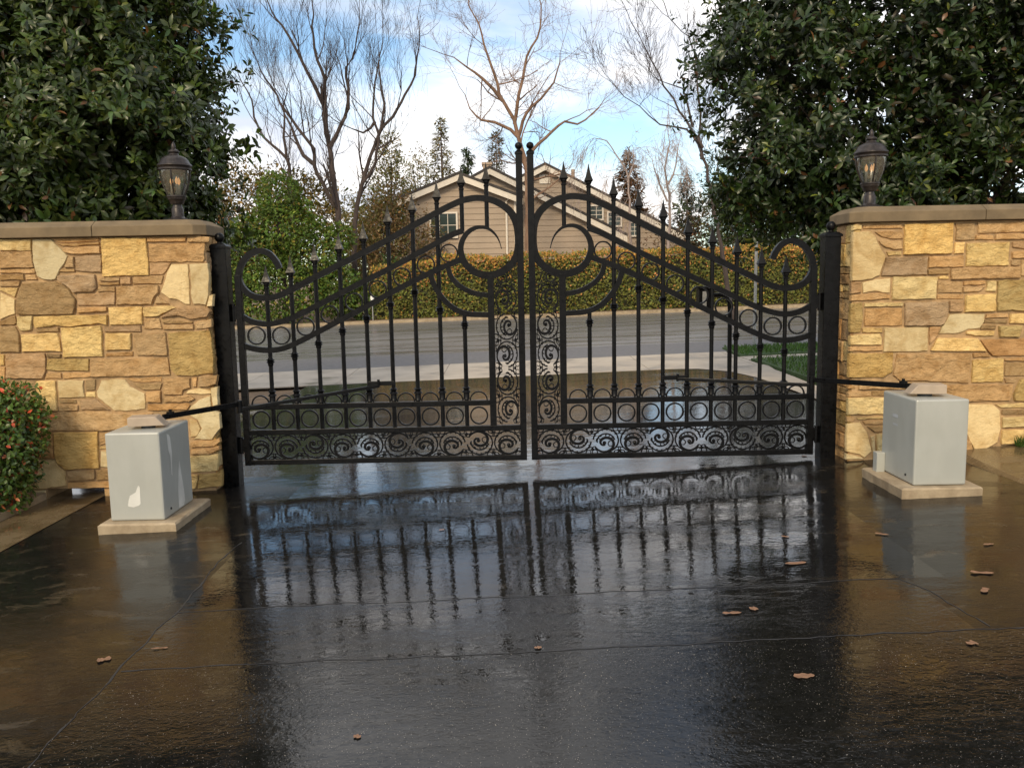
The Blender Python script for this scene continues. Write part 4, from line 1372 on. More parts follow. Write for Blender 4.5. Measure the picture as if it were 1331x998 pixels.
def pad(x0, x1, y0, y1, zt, label):
    m = MB()
    nx, ny = 10, 9
    edge = []
    for k in range(2):
        for i in range(24):
            pass
    per = [(x, y0) for x in span(x0, x1, 0.07)[:-1]] + [(x1, y) for y in span(y0, y1, 0.07)[:-1]] + [(x, y1) for x in reversed(span(x0, x1, 0.07)[1:])] + [(x0, y) for y in reversed(span(y0, y1, 0.07)[1:])]
    n = len(per)
    for z, ins, j in ((zt - 0.11, -0.004, 0.006), (zt - 0.012, 0.0, 0.004), (zt, 0.012, 0.003)):
        for (x, y) in per:
            cx, cy = (x0 + x1) / 2, (y0 + y1) / 2
            m.v.append((x - math.copysign(ins, x - cx) + random.uniform(-j, j), y - math.copysign(ins, y - cy) + random.uniform(-j, j), z + random.uniform(-0.002, 0.001)))
    for r in range(2):
        m.f += [(r * n + i, r * n + (i + 1) % n, (r + 1) * n + (i + 1) % n, (r + 1) * n + i) for i in range(n)]
    m.f.append(tuple(2 * n + i for i in range(n)))
    m.f.append(tuple(reversed(range(n))))
    return tag(part('concrete_pad', m, MT['pad'], None, ((x0 + x1) / 2, (y0 + y1) / 2, zt - 0.11)), label, 'pad', 'pads under the operator cabinets')


pad(-3.14, -2.58, -1.41, -0.70, -0.048, 'tan concrete pad under the white-patched grey cabinet')
pad(2.62, 3.20, -1.46, -0.765, 0.11, 'tan concrete pad under the stickered grey cabinet by the path')


def arm(s, hub, elbow, end, label):
    t = empty('gate_opener_linkage', hub, label, 'linkage', 'arms linking the cabinets to the gate')
    m = MB()
    d = (Vector(elbow) - Vector(hub)).normalized()
    sd = Vector((-d.y, d.x, 0)).normalized() * 0.006
    uz = Vector((0, 0, 0.019))

    def bar(a, b, th, hz):
        a, b = Vector(a), Vector(b)
        d_ = (b - a).normalized()
        q = Vector((-d_.y, d_.x, 0)).normalized() * th
        u_ = Vector((0, 0, hz))
        mm = MB()
        mm.add([a - q - u_, a + q - u_, a + q + u_, a - q + u_, b - q - u_, b + q - u_, b + q + u_, b - q + u_],
               [(0, 3, 2, 1), (4, 5, 6, 7), (0, 1, 5, 4), (1, 2, 6, 5), (2, 3, 7, 6), (3, 0, 4, 7)])
        return mm
    part('crank_bar', bar(hub, elbow, 0.012, 0.02), IR, t, bevel=0.003)
    e2 = (elbow[0], elbow[1], elbow[2] - 0.045)
    part('link_bar', bar(e2, end, 0.016, 0.014), IR, t, bevel=0.003)
    part('elbow_pin', MB().lathe([(0.024, elbow[2] - 0.075), (0.024, elbow[2] + 0.03)], (elbow[0], elbow[1], 0), 14), IR, t, smooth=True)
    part('clamp', MB().lathe([(0.03, hub[2] + 0.018), (0.03, hub[2] + 0.038), (0.012, hub[2] + 0.04), (0.012, hub[2] + 0.055)], (hub[0] - s * 0.05, hub[1] + 0.02, 0), 10), IR, t)
    return t


arm(-1, (-2.80, -0.97, 0.655), (-2.42, -0.33, 0.652), (-1.30, -0.035, 0.745), 'black steel opener arm reaching from the white-patched cabinet to the gate')
arm(1, (2.85, -1.05, 0.79), (2.36, -0.33, 0.762), (1.30, -0.035, 0.755), 'black steel opener arm reaching from the stickered cabinet to the gate')

# ------------------------------------------------------------------ foliage helpers


def unit(a):
    return a / (np.linalg.norm(a, axis=-1, keepdims=True) + 1e-9)


def leaves(name, P, D, U, L, W, C, mat, parent=None, origin=(0, 0, 0), fine=True):
    """leaf blades: P base, D direction, U upper side, L length, W width, C colour; each folded on its midrib"""
    P, D, U = np.asarray(P, float), unit(np.asarray(D, float)), np.asarray(U, float)
    S = unit(np.cross(D, U))
    U = unit(np.cross(S, D))
    n = len(P)
    L = np.broadcast_to(L, (n,))[:, None]
    W = np.broadcast_to(W, (n,))[:, None]
    P = P - np.array(origin)
    if fine:
        rows = [(0.0, 0.0, 0.0), (0.38, 0.5, 0.02), (0.72, 0.42, -0.03), (1.0, 0.0, -0.13)]
        V = [P]
        for t, hw, dz in rows[1:3]:
            c = P + D * L * t + U * L * dz
            V += [c - S * W * hw + U * W * 0.14, c, c + S * W * hw + U * W * 0.14]
        V.append(P + D * L + U * L * rows[3][2])
        k = 8
        tri = [(0, 2, 1), (0, 3, 2), (1, 2, 5), (1, 5, 4), (2, 3, 6), (2, 6, 5), (4, 5, 7), (5, 6, 7)]
    else:
        c = P + D * L * 0.5
        V = [P, c - S * W * 0.5 + U * W * 0.18, c + S * W * 0.5 + U * W * 0.18, P + D * L]
        k = 4
        tri = [(0, 3, 1), (0, 2, 3)]
    V = np.stack(V, 1).reshape(-1, 3)
    F = (np.arange(n)[:, None, None] * k + np.array(tri)[None]).reshape(-1, 3)
    me = bpy.data.meshes.new(name)
    me.vertices.add(len(V))
    me.vertices.foreach_set('co', V.astype(np.float32).ravel())
    me.loops.add(F.size)
    me.loops.foreach_set('vertex_index', F.astype(np.int32).ravel())
    me.polygons.add(len(F))
    me.polygons.foreach_set('loop_start', np.arange(0, F.size, 3, dtype=np.int32))
    me.polygons.foreach_set('loop_total', np.full(len(F), 3, dtype=np.int32))
    me.update()
    at = me.attributes.new('Col', 'FLOAT_COLOR', 'POINT')
    cc = np.ones((n, k, 4), np.float32)
    cc[:, :, :3] = np.asarray(C)[:, None, :]
    at.data.foreach_set('color', cc.ravel())
    me.validate()
    return link(name, me, parent, origin, mat)


def rand_dir(n):
    return unit(RNG.normal(size=(n, 3)))


def in_blobs(blobs, n, shell=0.35, lump=0.12):
    """points near the surface of a union of ellipsoids, with outward directions"""
    B = np.array(blobs, float)
    vol = np.cbrt(B[:, 3] * B[:, 4] * B[:, 5]) ** 2
    pick = RNG.choice(len(B), n, p=vol / vol.sum())
    d = rand_dir(n)
    r = 1 - shell * RNG.random(n) ** 1.6
    ph = d * 5.0 + pick[:, None]
    r *= 1 + lump * (np.sin(ph[:, 0] * 1.3 + ph[:, 1]) + np.sin(ph[:, 1] * 1.7 - ph[:, 2] * 1.1) + np.sin(ph[:, 2] * 2.1 + ph[:, 0])) / 2
    P = B[pick, :3] + d * B[pick, 3:6] * r[:, None]
    return P, unit(d / B[pick, 3:6])


def inside_count(P, blobs, f=0.72):
    B = np.array(blobs, float)
    q = ((P[:, None, :] - B[None, :, :3]) / (B[None, :, 3:6] * f))
    return ((q ** 2).sum(-1) < 1).any(1)


def colours(n, base, var=0.25, alt=None, p_alt=0.0):
    c = np.array(base)[None] * (1 + RNG.normal(0, var, (n, 1)))
    c = np.clip(c * (1 + RNG.normal(0, 0.08, (n, 3))), 0.004, 0.9)
    if alt is not None:
        m = RNG.random(n) < p_alt
        A = np.array(alt, float)
        if A.ndim == 1:
            A = A[None]
        c[m] = A[RNG.integers(0, len(A), m.sum())] * (1 + RNG.normal(0, 0.2, (m.sum(), 1)))
    return np.clip(c, 0.004, 0.9)


def rosettes(P, N, k, L, W, base, alt, p_alt, lift=0.35):
    """whorls of leaves at branch tips"""
    n = len(P)
    N = unit(N + np.array([0, 0, 0.35]) + RNG.normal(0, 0.35, (n, 3)))
    a = unit(np.cross(N, RNG.normal(size=(n, 3))))
    b = np.cross(N, a)
    PP, DD, UU = [], [], []
    for i in range(k):
        th = 2 * math.pi * (i / k) + RNG.uniform(-0.9, 0.9, n)
        ll = lift + RNG.normal(0.1, 0.55, n)
        rad = a * np.cos(th)[:, None] + b * np.sin(th)[:, None]
        D = unit(rad + N * ll[:, None])
        PP.append(P + rad * 0.01 - N * (0.10 * RNG.random(n))[:, None])
        DD.append(D)
        UU.append(N + RNG.normal(0, 0.25, (n, 3)))
    n2 = n * k
    tint = np.tile(1 + RNG.normal(0, 0.25, n), k)[:, None]
    C = colours(n2, base, 0.15, alt, p_alt) * np.clip(tint, 0.5, 1.6)
    sc = np.tile(RNG.uniform(0.7, 1.25, n), k)
    return np.concatenate(PP), np.concatenate(DD), np.concatenate(UU), sc * L * RNG.uniform(0.7, 1.2, n2), sc * W * RNG.uniform(0.75, 1.2, n2), np.clip(C, 0.004, 0.9)


def limb_tube(m, p0, p1, r0, r1, n=7, wig=0.06, seg=6):
    p0, p1 = np.array(p0), np.array(p1)
    L = np.linalg.norm(p1 - p0)
    pts = [tuple(p0 + (p1 - p0) * t + (RNG.normal(0, wig * L / seg, 3) if 0 < t < 1 else 0)) for t in np.linspace(0, 1, seg)]
    m.tube(pts, [r0 + (r1 - r0) * i / (seg - 1) for i in range(seg)], n)
    return pts


def magnolia(base, blobs, n_ros, n_in, label, seed, green, tips):
    t = empty('magnolia_tree', base, label, 'tree', 'broadleaf evergreens behind the walls')
    nc = n_ros // 26
    Pc, Nc = in_blobs(blobs, nc * 2, 0.18, 0.07)
    keep = ~inside_count(Pc, blobs, 0.74)
    Pc, Nc = Pc[keep][:nc], Nc[keep][:nc]
    idx = RNG.integers(0, len(Pc), n_ros)
    g = RNG.normal(0, 1, (n_ros, 3)) * np.array([0.17, 0.17, 0.13])
    out = Nc[idx] * np.abs(RNG.normal(0, 0.10, (n_ros, 1)))
    P = Pc[idx] + g + out
    N = unit(Nc[idx] + g * 2.2)
    P2, N2 = in_blobs(blobs, n_in, 0.75, 0.05)
    a = rosettes(P, N, 9, 0.106, 0.039, green, tips, 0.07)
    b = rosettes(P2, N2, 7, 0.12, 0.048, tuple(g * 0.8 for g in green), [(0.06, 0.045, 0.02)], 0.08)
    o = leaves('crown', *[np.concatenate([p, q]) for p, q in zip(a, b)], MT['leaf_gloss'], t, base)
    m = MB()
    top = (base[0], base[1] + 0.1, base[2] + 3.2)
    limb_tube(m, base, top, 0.19, 0.12, 10, 0.05, 7)
    limb_tube(m, top, (base[0], base[1], base[2] + 6), 0.12, 0.04, 8, 0.05, 5)
    part('trunk', m, MT['bark_dark'], t)
    Bq = np.array(blobs)
    for i in range(len(Bq)):
        m = MB()
        st = np.array(base) + np.array([0, 0.05, max(1.0, min(Bq[i, 2] - base[2] - 0.5, 4.0)) * RNG.uniform(0.6, 0.85)])
        pts = limb_tube(m, st, Bq[i, :3], 0.055, 0.02, 6, 0.08, 6)
        for q in range(6):
            e = Bq[i, :3] + rand_dir(1)[0] * Bq[i, 3:6] * 0.8
            limb_tube(m, pts[3 + q % 3], e, 0.02, 0.005, 4, 0.08, 5)
        part('limb', m, MT['bark_dark'], t)
    return t


GREEN = (0.044, 0.068, 0.014)
TIPS_C = [(0.13, 0.15, 0.02), (0.12, 0.055, 0.02), (0.10, 0.13, 0.025), (0.11, 0.13, 0.02), (0.09, 0.045, 0.018)]
LB = [(-5.4, 2.7, 3.9, 1.9, 1.3, 2.3), (-4.35, 2.2, 2.5, 0.85, 0.85, 0.9), (-4.1, 2.1, 3.4, 0.75, 0.8, 0.75), (-4.5, 1.7, 3.3, 0.9, 0.75, 0.85), (-4.3, 2.4, 4.3, 0.72, 0.8, 0.8), (-5.3, 1.55, 2.6, 0.95, 0.65, 0.75),
      (-5.6, 1.5, 3.7, 0.9, 0.6, 0.8), (-4.8, 2.0, 4.5, 0.9, 0.75, 0.8), (-3.85, 2.2, 2.35, 0.42, 0.6, 0.5), (-4.6, 1.75, 2.1, 0.7, 0.55, 0.45), (-4.6, 2.6, 5.3, 0.95, 0.9, 0.9), (-6.6, 2.0, 3.0, 1.0, 0.9, 1.2)]
magnolia((-5.2, 2.6, -0.15), LB, 7600, 4200, 'glossy broadleaf evergreen over the wall on the shrub side', 1, GREEN, TIPS_C)
RB = [(5.6, 3.7, 4.4, 2.5, 1.7, 2.3), (3.4, 3.3, 4.2, 1.05, 0.9, 1.0), (3.15, 3.2, 3.15, 0.8, 0.8, 0.75), (3.9, 2.8, 3.3, 0.9, 0.7, 0.8), (3.6, 3.0, 2.4, 0.55, 0.6, 0.45), (4.4, 2.6, 2.5, 0.9, 0.6, 0.55), (5.1, 2.4, 3.5, 0.9, 0.55, 0.7),
      (4.6, 2.7, 4.4, 1.0, 0.7, 0.8), (5.7, 2.5, 4.5, 0.9, 0.6, 0.7), (3.6, 3.5, 5.2, 1.0, 0.9, 0.9), (5.7, 2.5, 2.95, 0.55, 0.45, 0.4), (4.0, 3.2, 2.15, 0.6, 0.55, 0.35), (3.25, 3.1, 2.6, 0.5, 0.5, 0.42), (6.9, 2.8, 3.6, 1.0, 0.8, 1.0)]
magnolia((5.35, 3.4, 0.1), RB, 7200, 3600, 'darker glossy broadleaf evergreen over the wall on the path side', 2, (0.025, 0.043, 0.010), TIPS_C)

# ------------------------------------------------------------------ bare trees


def grow(m, p, d, L, r, lev, up=0.25, spread=0.55, droop=0.0, minr=0.004):
    n = 4 if lev > 1 else 3
    pts, rs = [tuple(p)], [r]
    q = np.array(p, float)
    d = np.array(d, float)
    for i in range(n):
        d = d + RNG.normal(0, 0.13, 3) + np.array([0, 0, up * 0.25 - droop * 0.3])
        d /= np.linalg.norm(d)
        q = q + d * L / n
        pts.append(tuple(q))
        rs.append(max(minr, r * (1 - 0.55 * (i + 1) / n)))
    m.tube(pts, rs, 4 if r > 0.02 else 3, cap=False)
    if lev <= 0:
        return
    k = 3 if lev > 1 else 2
    for i in range(k + 1):
        j = 1 + RNG.integers(0, n)
        s_ = RNG.normal(0, 1, 3)
        nd = d + s_ * spread + np.array([0, 0, up - droop])
        nd /= np.linalg.norm(nd)
        grow(m, pts[j], nd, L * RNG.uniform(0.55, 0.85), max(minr, rs[j] * 0.62), lev - 1, up, spread, droop, minr)


def bare_tree(name, y, limbs, r0, mat, label, twig_len=1.3, lev=2, up=0.35, droop=0.0, step=0.45, base=None, minr=0.0055, spread=0.5, group=None):
    b = limbs[0][0]
    zb = zg(b[0], y) - 0.1
    bx_ = base if base is not None else b[0]
    t = empty(name, (bx_, y, zb), label, 'tree', group or 'leafless trees across the street')
    depth = {}
    for li, Lm in enumerate(limbs):
        m = MB()
        pts = [list(p) for p in Lm]
        yo = 0.0 if li == 0 else RNG.uniform(-0.9, 0.9)
        n = len(pts)
        P3 = []
        for i, (x, z) in enumerate(pts):
            P3.append((x, y + yo * (i / max(1, n - 1)) + RNG.normal(0, 0.05), z))
        if li == 0:
            P3 = [(bx_, y, zb), (bx_ * 0.6 + P3[0][0] * 0.4, y, zb * 0.6 + P3[0][2] * 0.4)] + P3 if P3[0][2] > zb + 0.8 else [(P3[0][0], y, zb)] + P3
        C3 = catmull(P3, 0.3)
        C3 = [(q[0] + RNG.normal(0, 0.02), q[1] + RNG.normal(0, 0.02), q[2]) for q in C3]
        rr = r0 if li == 0 else r0 * 0.5
        nn = len(C3)
        R_ = [max(0.012, rr * (1 - i / nn) ** 0.75) for i in range(nn)]
        m.tube(C3, R_, 7)
        part('trunk' if li == 0 else 'limb', m, mat, t, smooth=True)
        tw = MB()
        acc = 0
        for i in range(1, nn):
            acc += np.linalg.norm(np.array(C3[i]) - np.array(C3[i - 1]))
            frac = i / nn
            if (li == 0 and frac < 0.35) or C3[i][2] < 4.0 and li == 0:
                continue
            if acc > step:
                acc = 0
                d = np.array(C3[i]) - np.array(C3[i - 1])
                d /= np.linalg.norm(d) + 1e-9
                nd = d * 0.5 + RNG.normal(0, spread, 3) + np.array([0, 0, up - droop])
                nd /= np.linalg.norm(nd)
                grow(tw, C3[i], nd, twig_len * RNG.uniform(0.6, 1.25), max(0.011, R_[i] * 0.5), lev, up, spread, droop, minr)
        grow(tw, C3[-1], d if nn > 1 else (0, 0, 1), twig_len, R_[-1], lev, up, spread, droop, minr)
        o = part('twigs', tw, mat, t, normals=False)
        o['kind'] = 'stuff'
    return t


T1 = [[(-6.36, 4.2), (-6.49, 5.38), (-6.54, 6.27), (-6.57, 6.63), (-6.68, 7.17), (-6.7, 7.88), (-6.98, 8.67), (-7.3, 9.38), (-7.55, 9.9), (-7.79, 10.42), (-8.13, 10.86), (-8.46, 11.38), (-8.6, 12.07)], [(-6.53, 6.54), (-6.13, 7.33), (-5.87, 7.95), (-5.84, 8.65), (-5.94, 9.44), (-5.7, 9.78), (-5.56, 10.04), (-5.44, 10.73), (-5.36, 11.5)], [(-6.7, 7.7), (-6.6, 8.93), (-6.8, 9.54), (-6.9, 10.32), (-6.82, 11.01), (-6.82, 11.87)], [(-6.45, 4.4), (-6.75, 4.95), (-7.11, 5.84), (-7.08, 6.46), (-7.43, 6.91), (-8.02, 7.81), (-8.31, 8.34), (-8.64, 8.88), (-8.92, 9.49), (-9.24, 10.28)], [(-7.15, 5.93), (-7.55, 6.29), (-8.04, 7.37), (-8.37, 8.08)]]
T1C = [[(-8.4, 5.53), (-8.5, 6.36), (-8.72, 6.64), (-9.35, 7.2), (-9.68, 7.94), (-9.74, 8.58), (-10.07, 9.22), (-10.22, 9.85)], [(-8.5, 6.4), (-8.59, 7.19), (-8.56, 7.92), (-8.57, 8.47), (-8.49, 9.19)]]
T1B = [[(-5.87, 3.99), (-5.65, 4.8), (-5.33, 5.87), (-4.98, 6.75), (-4.64, 7.36), (-4.26, 7.71), (-3.78, 8.48), (-3.4, 9.17), (-3.29, 9.86), (-3.17, 10.55), (-3.24, 11.23)], [(-4.98, 6.75), (-4.73, 7.36), (-4.61, 8.15), (-4.66, 9.02), (-4.69, 9.45), (-4.62, 10.14)], [(-5.5, 5.3), (-5.01, 6.04), (-4.83, 7.1), (-4.99, 7.63), (-4.95, 8.59), (-4.73, 9.54), (-4.53, 10.14), (-4.5, 10.91)], [(-4.95, 7.54), (-5.37, 7.11), (-5.73, 7.2)]]
T2 = [[(0.67, 0.63), (0.68, 2.56), (0.68, 5.36), (0.56, 6.29), (0.33, 7.12), (0.2, 7.67), (-0.16, 8.32), (-0.47, 9.32), (-0.82, 10.4), (-1.08, 11.21), (-1.3, 11.74), (-1.51, 12.45)], [(0.25, 7.49), (0.4, 8.31), (0.61, 9.21), (0.76, 9.93), (1.14, 10.55), (1.29, 11.17), (1.25, 11.7), (1.17, 12.41)], [(0.36, 7.03), (0.1, 7.31), (-0.51, 7.6), (-0.97, 7.7), (-1.43, 8.16), (-1.61, 8.71)], [(0.66, 6.1), (0.99, 6.56), (1.47, 7.01), (2.18, 7.64), (2.7, 7.54), (3.36, 7.98), (3.83, 8.52)], [(-0.21, 8.36), (-0.57, 8.78), (-0.94, 9.15), (-1.49, 9.52), (-1.95, 9.88)], [(0.4, 7.0), (0.72, 7.85), (1.49, 8.56), (1.87, 9.19), (1.97, 9.91)]]
T3 = [[(5.95, 3.73), (5.6, 5.3), (5.11, 5.85), (4.37, 6.01), (3.78, 6.52), (3.34, 6.81)], [(5.6, 5.3), (4.96, 6.36), (4.51, 7.08), (4.14, 7.79), (3.78, 8.5), (3.56, 8.92)], [(5.33, 5.9), (5.03, 7.0), (4.51, 7.15)], [(5.6, 5.0), (5.39, 8.05), (5.02, 8.62), (4.65, 9.04), (4.51, 9.46)]]
T4 = [[(6.41, 1.98), (6.5, 4.0), (6.45, 4.89), (6.29, 5.89), (6.44, 6.86), (6.38, 7.65)], [(6.44, 5.29), (6.79, 6.07), (6.89, 6.86)], [(6.4, 4.6), (6.0, 5.6), (5.8, 6.3)]]
T5 = [[(4.97, 2.52), (4.92, 3.52), (4.88, 5.02), (4.78, 5.91), (4.37, 6.51), (3.97, 7.1), (3.47, 7.21), (3.07, 6.63)], [(4.85, 5.4), (5.1, 6.2), (5.2, 6.9)]]
bare_tree('bare_tree', 24.6, T1, 0.165, MT['bark_dark'], 'dark leafless tree rising behind the round green tree', 1.75, 3, 0.6, step=0.72, spread=0.6, minr=0.0032, base=-6.3)
bare_tree('bare_tree', 26.0, T1C, 0.12, MT['bark_dark'], 'slim leafless tree between the big evergreen and the dark bare tree', 1.65, 3, 0.6, step=0.72, spread=0.6, minr=0.0032, base=-8.3)
bare_tree('bare_tree', 25.2, T1B, 0.125, MT['bark_dark'], 'leafless tree with forked upright limbs, behind the brown thicket', 1.65, 3, 0.6, step=0.72, spread=0.6, minr=0.0032, base=-6.0)
bare_tree('bare_tree', 26.0, T2, 0.15, MT['bark_tan'], 'tan barked leafless tree behind the meeting gate stiles', 1.45, 3, 0.2, step=0.62, spread=0.8, minr=0.0034)
bare_tree('bare_tree', 18.0, T3, 0.08, MT['bark_dark'], 'grey leafless tree partly hidden by the darker evergreen', 1.15, 3, 0.3, step=0.5, base=6.6, minr=0.0036)
bare_tree('birch_tree', 27.4, T4, 0.09, MT['bark_birch'], 'pale birch with hanging twigs right of the brown conifer', 0.95, 3, 0.0, 0.35, 0.35, minr=0.0042)
bare_tree('birch_tree', 27.8, T5, 0.075, MT['bark_birch'], 'pale birch bending over toward the house roof', 0.95, 3, 0.0, 0.45, 0.35, minr=0.0042)

# ------------------------------------------------------------------ conifers and leafy trees


def conifer(x, y, ztop, rbase, label, col, zlow=0.8, dens=1.0, mat=None, name='conifer_tree'):
    zb = zg(x, y) - 0.1
    t = empty(name, (x, y, zb), label, 'tree', 'conifers around the house')
    part('trunk', MB().tube([(x, y, zb), (x + 0.03, y, (zb + ztop) / 2), (x, y, ztop)], [0.16, 0.09, 0.012], 8), MT['bark_grey'], t)
    m = MB()
    PP, DD = [], []
    z = zb + zlow
    while z < ztop - 0.05:
        f = (ztop - z) / (ztop - zb - zlow)
        R_ = rbase * (f ** 0.75) * RNG.uniform(0.75, 1.15) + 0.1
        for k in range(5):
            a = RNG.uniform(0, 6.283)
            Lb = R_ * RNG.uniform(0.6, 1.12)
            pts = [(x + math.cos(a) * Lb * s_, y + math.sin(a) * Lb * s_, z + Lb * (0.22 * s_ - 0.42 * s_ * s_)) for s_ in (0, 0.35, 0.7, 1.0)]
            m.tube(pts, [0.02, 0.014, 0.009, 0.004], 3, cap=False)
            n = int(16 * Lb * dens) + 3
            s_ = RNG.uniform(0.15, 1.0, n)
            q = np.stack([x + math.cos(a) * Lb * s_, y + math.sin(a) * Lb * s_, z + Lb * (0.22 * s_ - 0.42 * s_ * s_)], 1) + RNG.normal(0, 0.05, (n, 3))
            d = np.array([math.cos(a), math.sin(a), -0.25])[None] + RNG.normal(0, 0.55, (n, 3))
            PP.append(q)
            DD.append(d)
        z += RNG.uniform(0.10, 0.2)
    part('branches', m, MT['bark_grey'], t, normals=False)['kind'] = 'stuff'
    P, D_ = np.concatenate(PP), np.concatenate(DD)
    n = len(P)
    leaves('needles', P, D_, np.array([0, 0, 1.0])[None] + RNG.normal(0, 0.3, (n, 3)), 0.30 * RNG.uniform(0.6, 1.2, n), 0.075, colours(n, col, 0.3), mat or MT['leaf_matte'], t, (x, y, zb), fine=False)['kind'] = 'stuff'
    return t


OLIVE = (0.15, 0.125, 0.04)
conifer(-3.30, 36, 9.75, 1.5, 'tall thin olive conifer behind the gable roof', (0.19, 0.155, 0.065), 1.5, 0.9)
conifer(-2.1, 38, 8.4, 1.0, 'small blue-green conifer behind the gable roof', (0.06, 0.09, 0.04), 2.0, 2.0)
conifer(-0.6, 40, 9.6, 1.5, 'dark sparse conifer behind the meeting gate stiles', (0.09, 0.085, 0.045), 2.0, 1.0)
conifer(6.0, 35.5, 7.9, 1.75, 'rust brown conifer right of the house', (0.16, 0.085, 0.04), 1.0, 2.4)
conifer(9.4, 38, 7.0, 1.3, 'dark narrow conifer beside the hanging birch', (0.03, 0.042, 0.022), 1.0, 1.3)
conifer(9.4, 25.0, 8.6, 2.2, 'broad dark green conifer behind the darker evergreen', (0.035, 0.05, 0.016), 0.6, 1.8)


def leafy(name, base, blobs, n, L, W, col, alt, p_alt, label, cat='tree', group='leafy trees and shrubs across the street', trunk_r=0.12, mat=None, fine=False, shell=0.45, lump=0.16, trunk=True, bark='bark_dark', twig=0):
    t = empty(name, base, label, cat, group)
    P, N = in_blobs(blobs, n, shell, lump)
    keep = ~inside_count(P, blobs, 0.5)
    P, N = P[keep], N[keep]
    k = len(P)
    D_ = unit(N * 0.6 + RNG.normal(0, 0.6, (k, 3)) + np.array([0, 0, -0.15]))
    U = N + np.array([0, 0, 0.8]) + RNG.normal(0, 0.35, (k, 3))
    cl = np.sin(P[:, 0] * 3.1 + P[:, 2] * 2.3) * np.sin(P[:, 2] * 3.7 + P[:, 1] * 2.9)
    C = colours(k, col, 0.25, alt, p_alt) * (1 + 0.25 * cl)[:, None]
    leaves('crown', P, D_, U, L * RNG.uniform(0.6, 1.2, k), W * RNG.uniform(0.7, 1.2, k), np.clip(C, 0.004, 0.9), mat or MT['leaf_matte'], t, base, fine)
    if trunk:
        B = np.array(blobs)
        m = MB()
        limb_tube(m, base, (B[0, 0], B[0, 1], B[0, 2]), trunk_r, trunk_r * 0.4, 8)
        part('trunk', m, MT[bark], t)
        m = MB()
        for q in B:
            limb_tube(m, (base[0], base[1], base[2] + (B[0, 2] - base[2]) * 0.5), q[:3], trunk_r * 0.35, 0.01, 5)
            for _ in range(4 + twig):
                limb_tube(m, q[:3] * 0.6 + np.array(base) * 0.4, q[:3] + rand_dir(1)[0] * q[3:6] * 0.95, trunk_r * 0.15, 0.005, 3)
        part('branches', m, MT[bark], t)['kind'] = 'stuff'
    return t


leafy('round_tree', (-8.1, 23.2, 0.1), [(-8.15, 23.2, 4.7, 0.75, 0.8, 0.85), (-8.0, 23.2, 3.6, 1.25, 1.0, 1.1), (-9.2, 22.9, 2.4, 1.3, 0.9, 1.3), (-7.0, 22.9, 2.6, 1.1, 0.9, 1.15), (-10.4, 23.0, 1.9, 1.2, 0.9, 1.3), (-8.3, 22.6, 1.4, 2.6, 0.8, 1.1), (-6.2, 23.0, 1.35, 0.9, 0.7, 1.0), (-6.1, 23.2, 3.2, 0.55, 0.5, 0.5), (-9.4, 23.2, 3.5, 0.6, 0.6, 0.55), (-5.4, 23.1, 0.9, 0.6, 0.5, 0.65)],
      24000, 0.15, 0.085, (0.085, 0.135, 0.022), [(0.20, 0.20, 0.03), (0.22, 0.17, 0.03), (0.12, 0.15, 0.02)], 0.18, 'bright green rounded tree across the street beside the dark bare tree', shell=0.35, lump=0.14)
leafy('autumn_tree', (-10.6, 27, 0.1), [(-10.6, 27, 4.2, 1.9, 1.4, 2.3), (-9.3, 27.2, 5.0, 1.3, 1.0, 1.3), (-8.1, 27.6, 4.8, 1.2, 1.0, 1.3), (-11.8, 26.8, 3.4, 1.3, 1.0, 1.8)],
      15000, 0.18, 0.09, (0.15, 0.11, 0.034), [(0.28, 0.17, 0.045), (0.10, 0.07, 0.03), (0.15, 0.14, 0.04)], 0.4, 'brown and gold autumn tree beside the big evergreen', shell=0.8, lump=0.22, twig=6)
leafy('red_leaved_shrub', (-10.2, 23.6, 0.0), [(-10.1, 23.6, 3.3, 0.75, 0.7, 0.8), (-9.7, 23.4, 2.6, 0.6, 0.5, 0.7), (-10.5, 23.5, 2.2, 0.8, 0.7, 0.9)],
      1500, 0.14, 0.08, (0.14, 0.05, 0.02), [(0.38, 0.075, 0.03), (0.30, 0.10, 0.04)], 0.4, 'shrub with scattered red leaves behind the near wall end', shell=0.9, lump=0.25, cat='shrub')
leafy('brown_thicket', (-5.0, 26.3, 0.2), [(-5.1, 26.4, 3.0, 0.9, 0.9, 2.0), (-4.0, 26.8, 2.4, 0.8, 0.8, 1.7), (-5.7, 26.2, 2.2, 0.7, 0.8, 1.5), (-4.6, 27.2, 4.3, 0.9, 0.8, 1.3), (-3.2, 27.4, 2.8, 0.6, 0.6, 1.6)],
      13000, 0.15, 0.07, (0.15, 0.10, 0.042), [(0.10, 0.10, 0.03), (0.22, 0.12, 0.045)], 0.35, 'brown twiggy thicket in front of the house window', shell=1.0, lump=0.25, twig=16, trunk_r=0.07, cat='shrub')
leafy('feathery_tree', (-5.25, 31, 0.2), [(-5.25, 31, 3.2, 1.5, 1.2, 2.3), (-5.3, 31, 5.6, 1.05, 0.9, 1.6), (-5.2, 31, 7.2, 0.5, 0.5, 1.1), (-6.2, 31.2, 4.0, 0.9, 0.9, 1.5), (-4.4, 31, 4.3, 0.8, 0.8, 1.5)],
      17000, 0.18, 0.07, (0.18, 0.165, 0.05), [(0.13, 0.13, 0.04), (0.26, 0.17, 0.06)], 0.4, 'feathery olive tree just left of the house roof', shell=1.0, lump=0.3, twig=14, trunk_r=0.12)
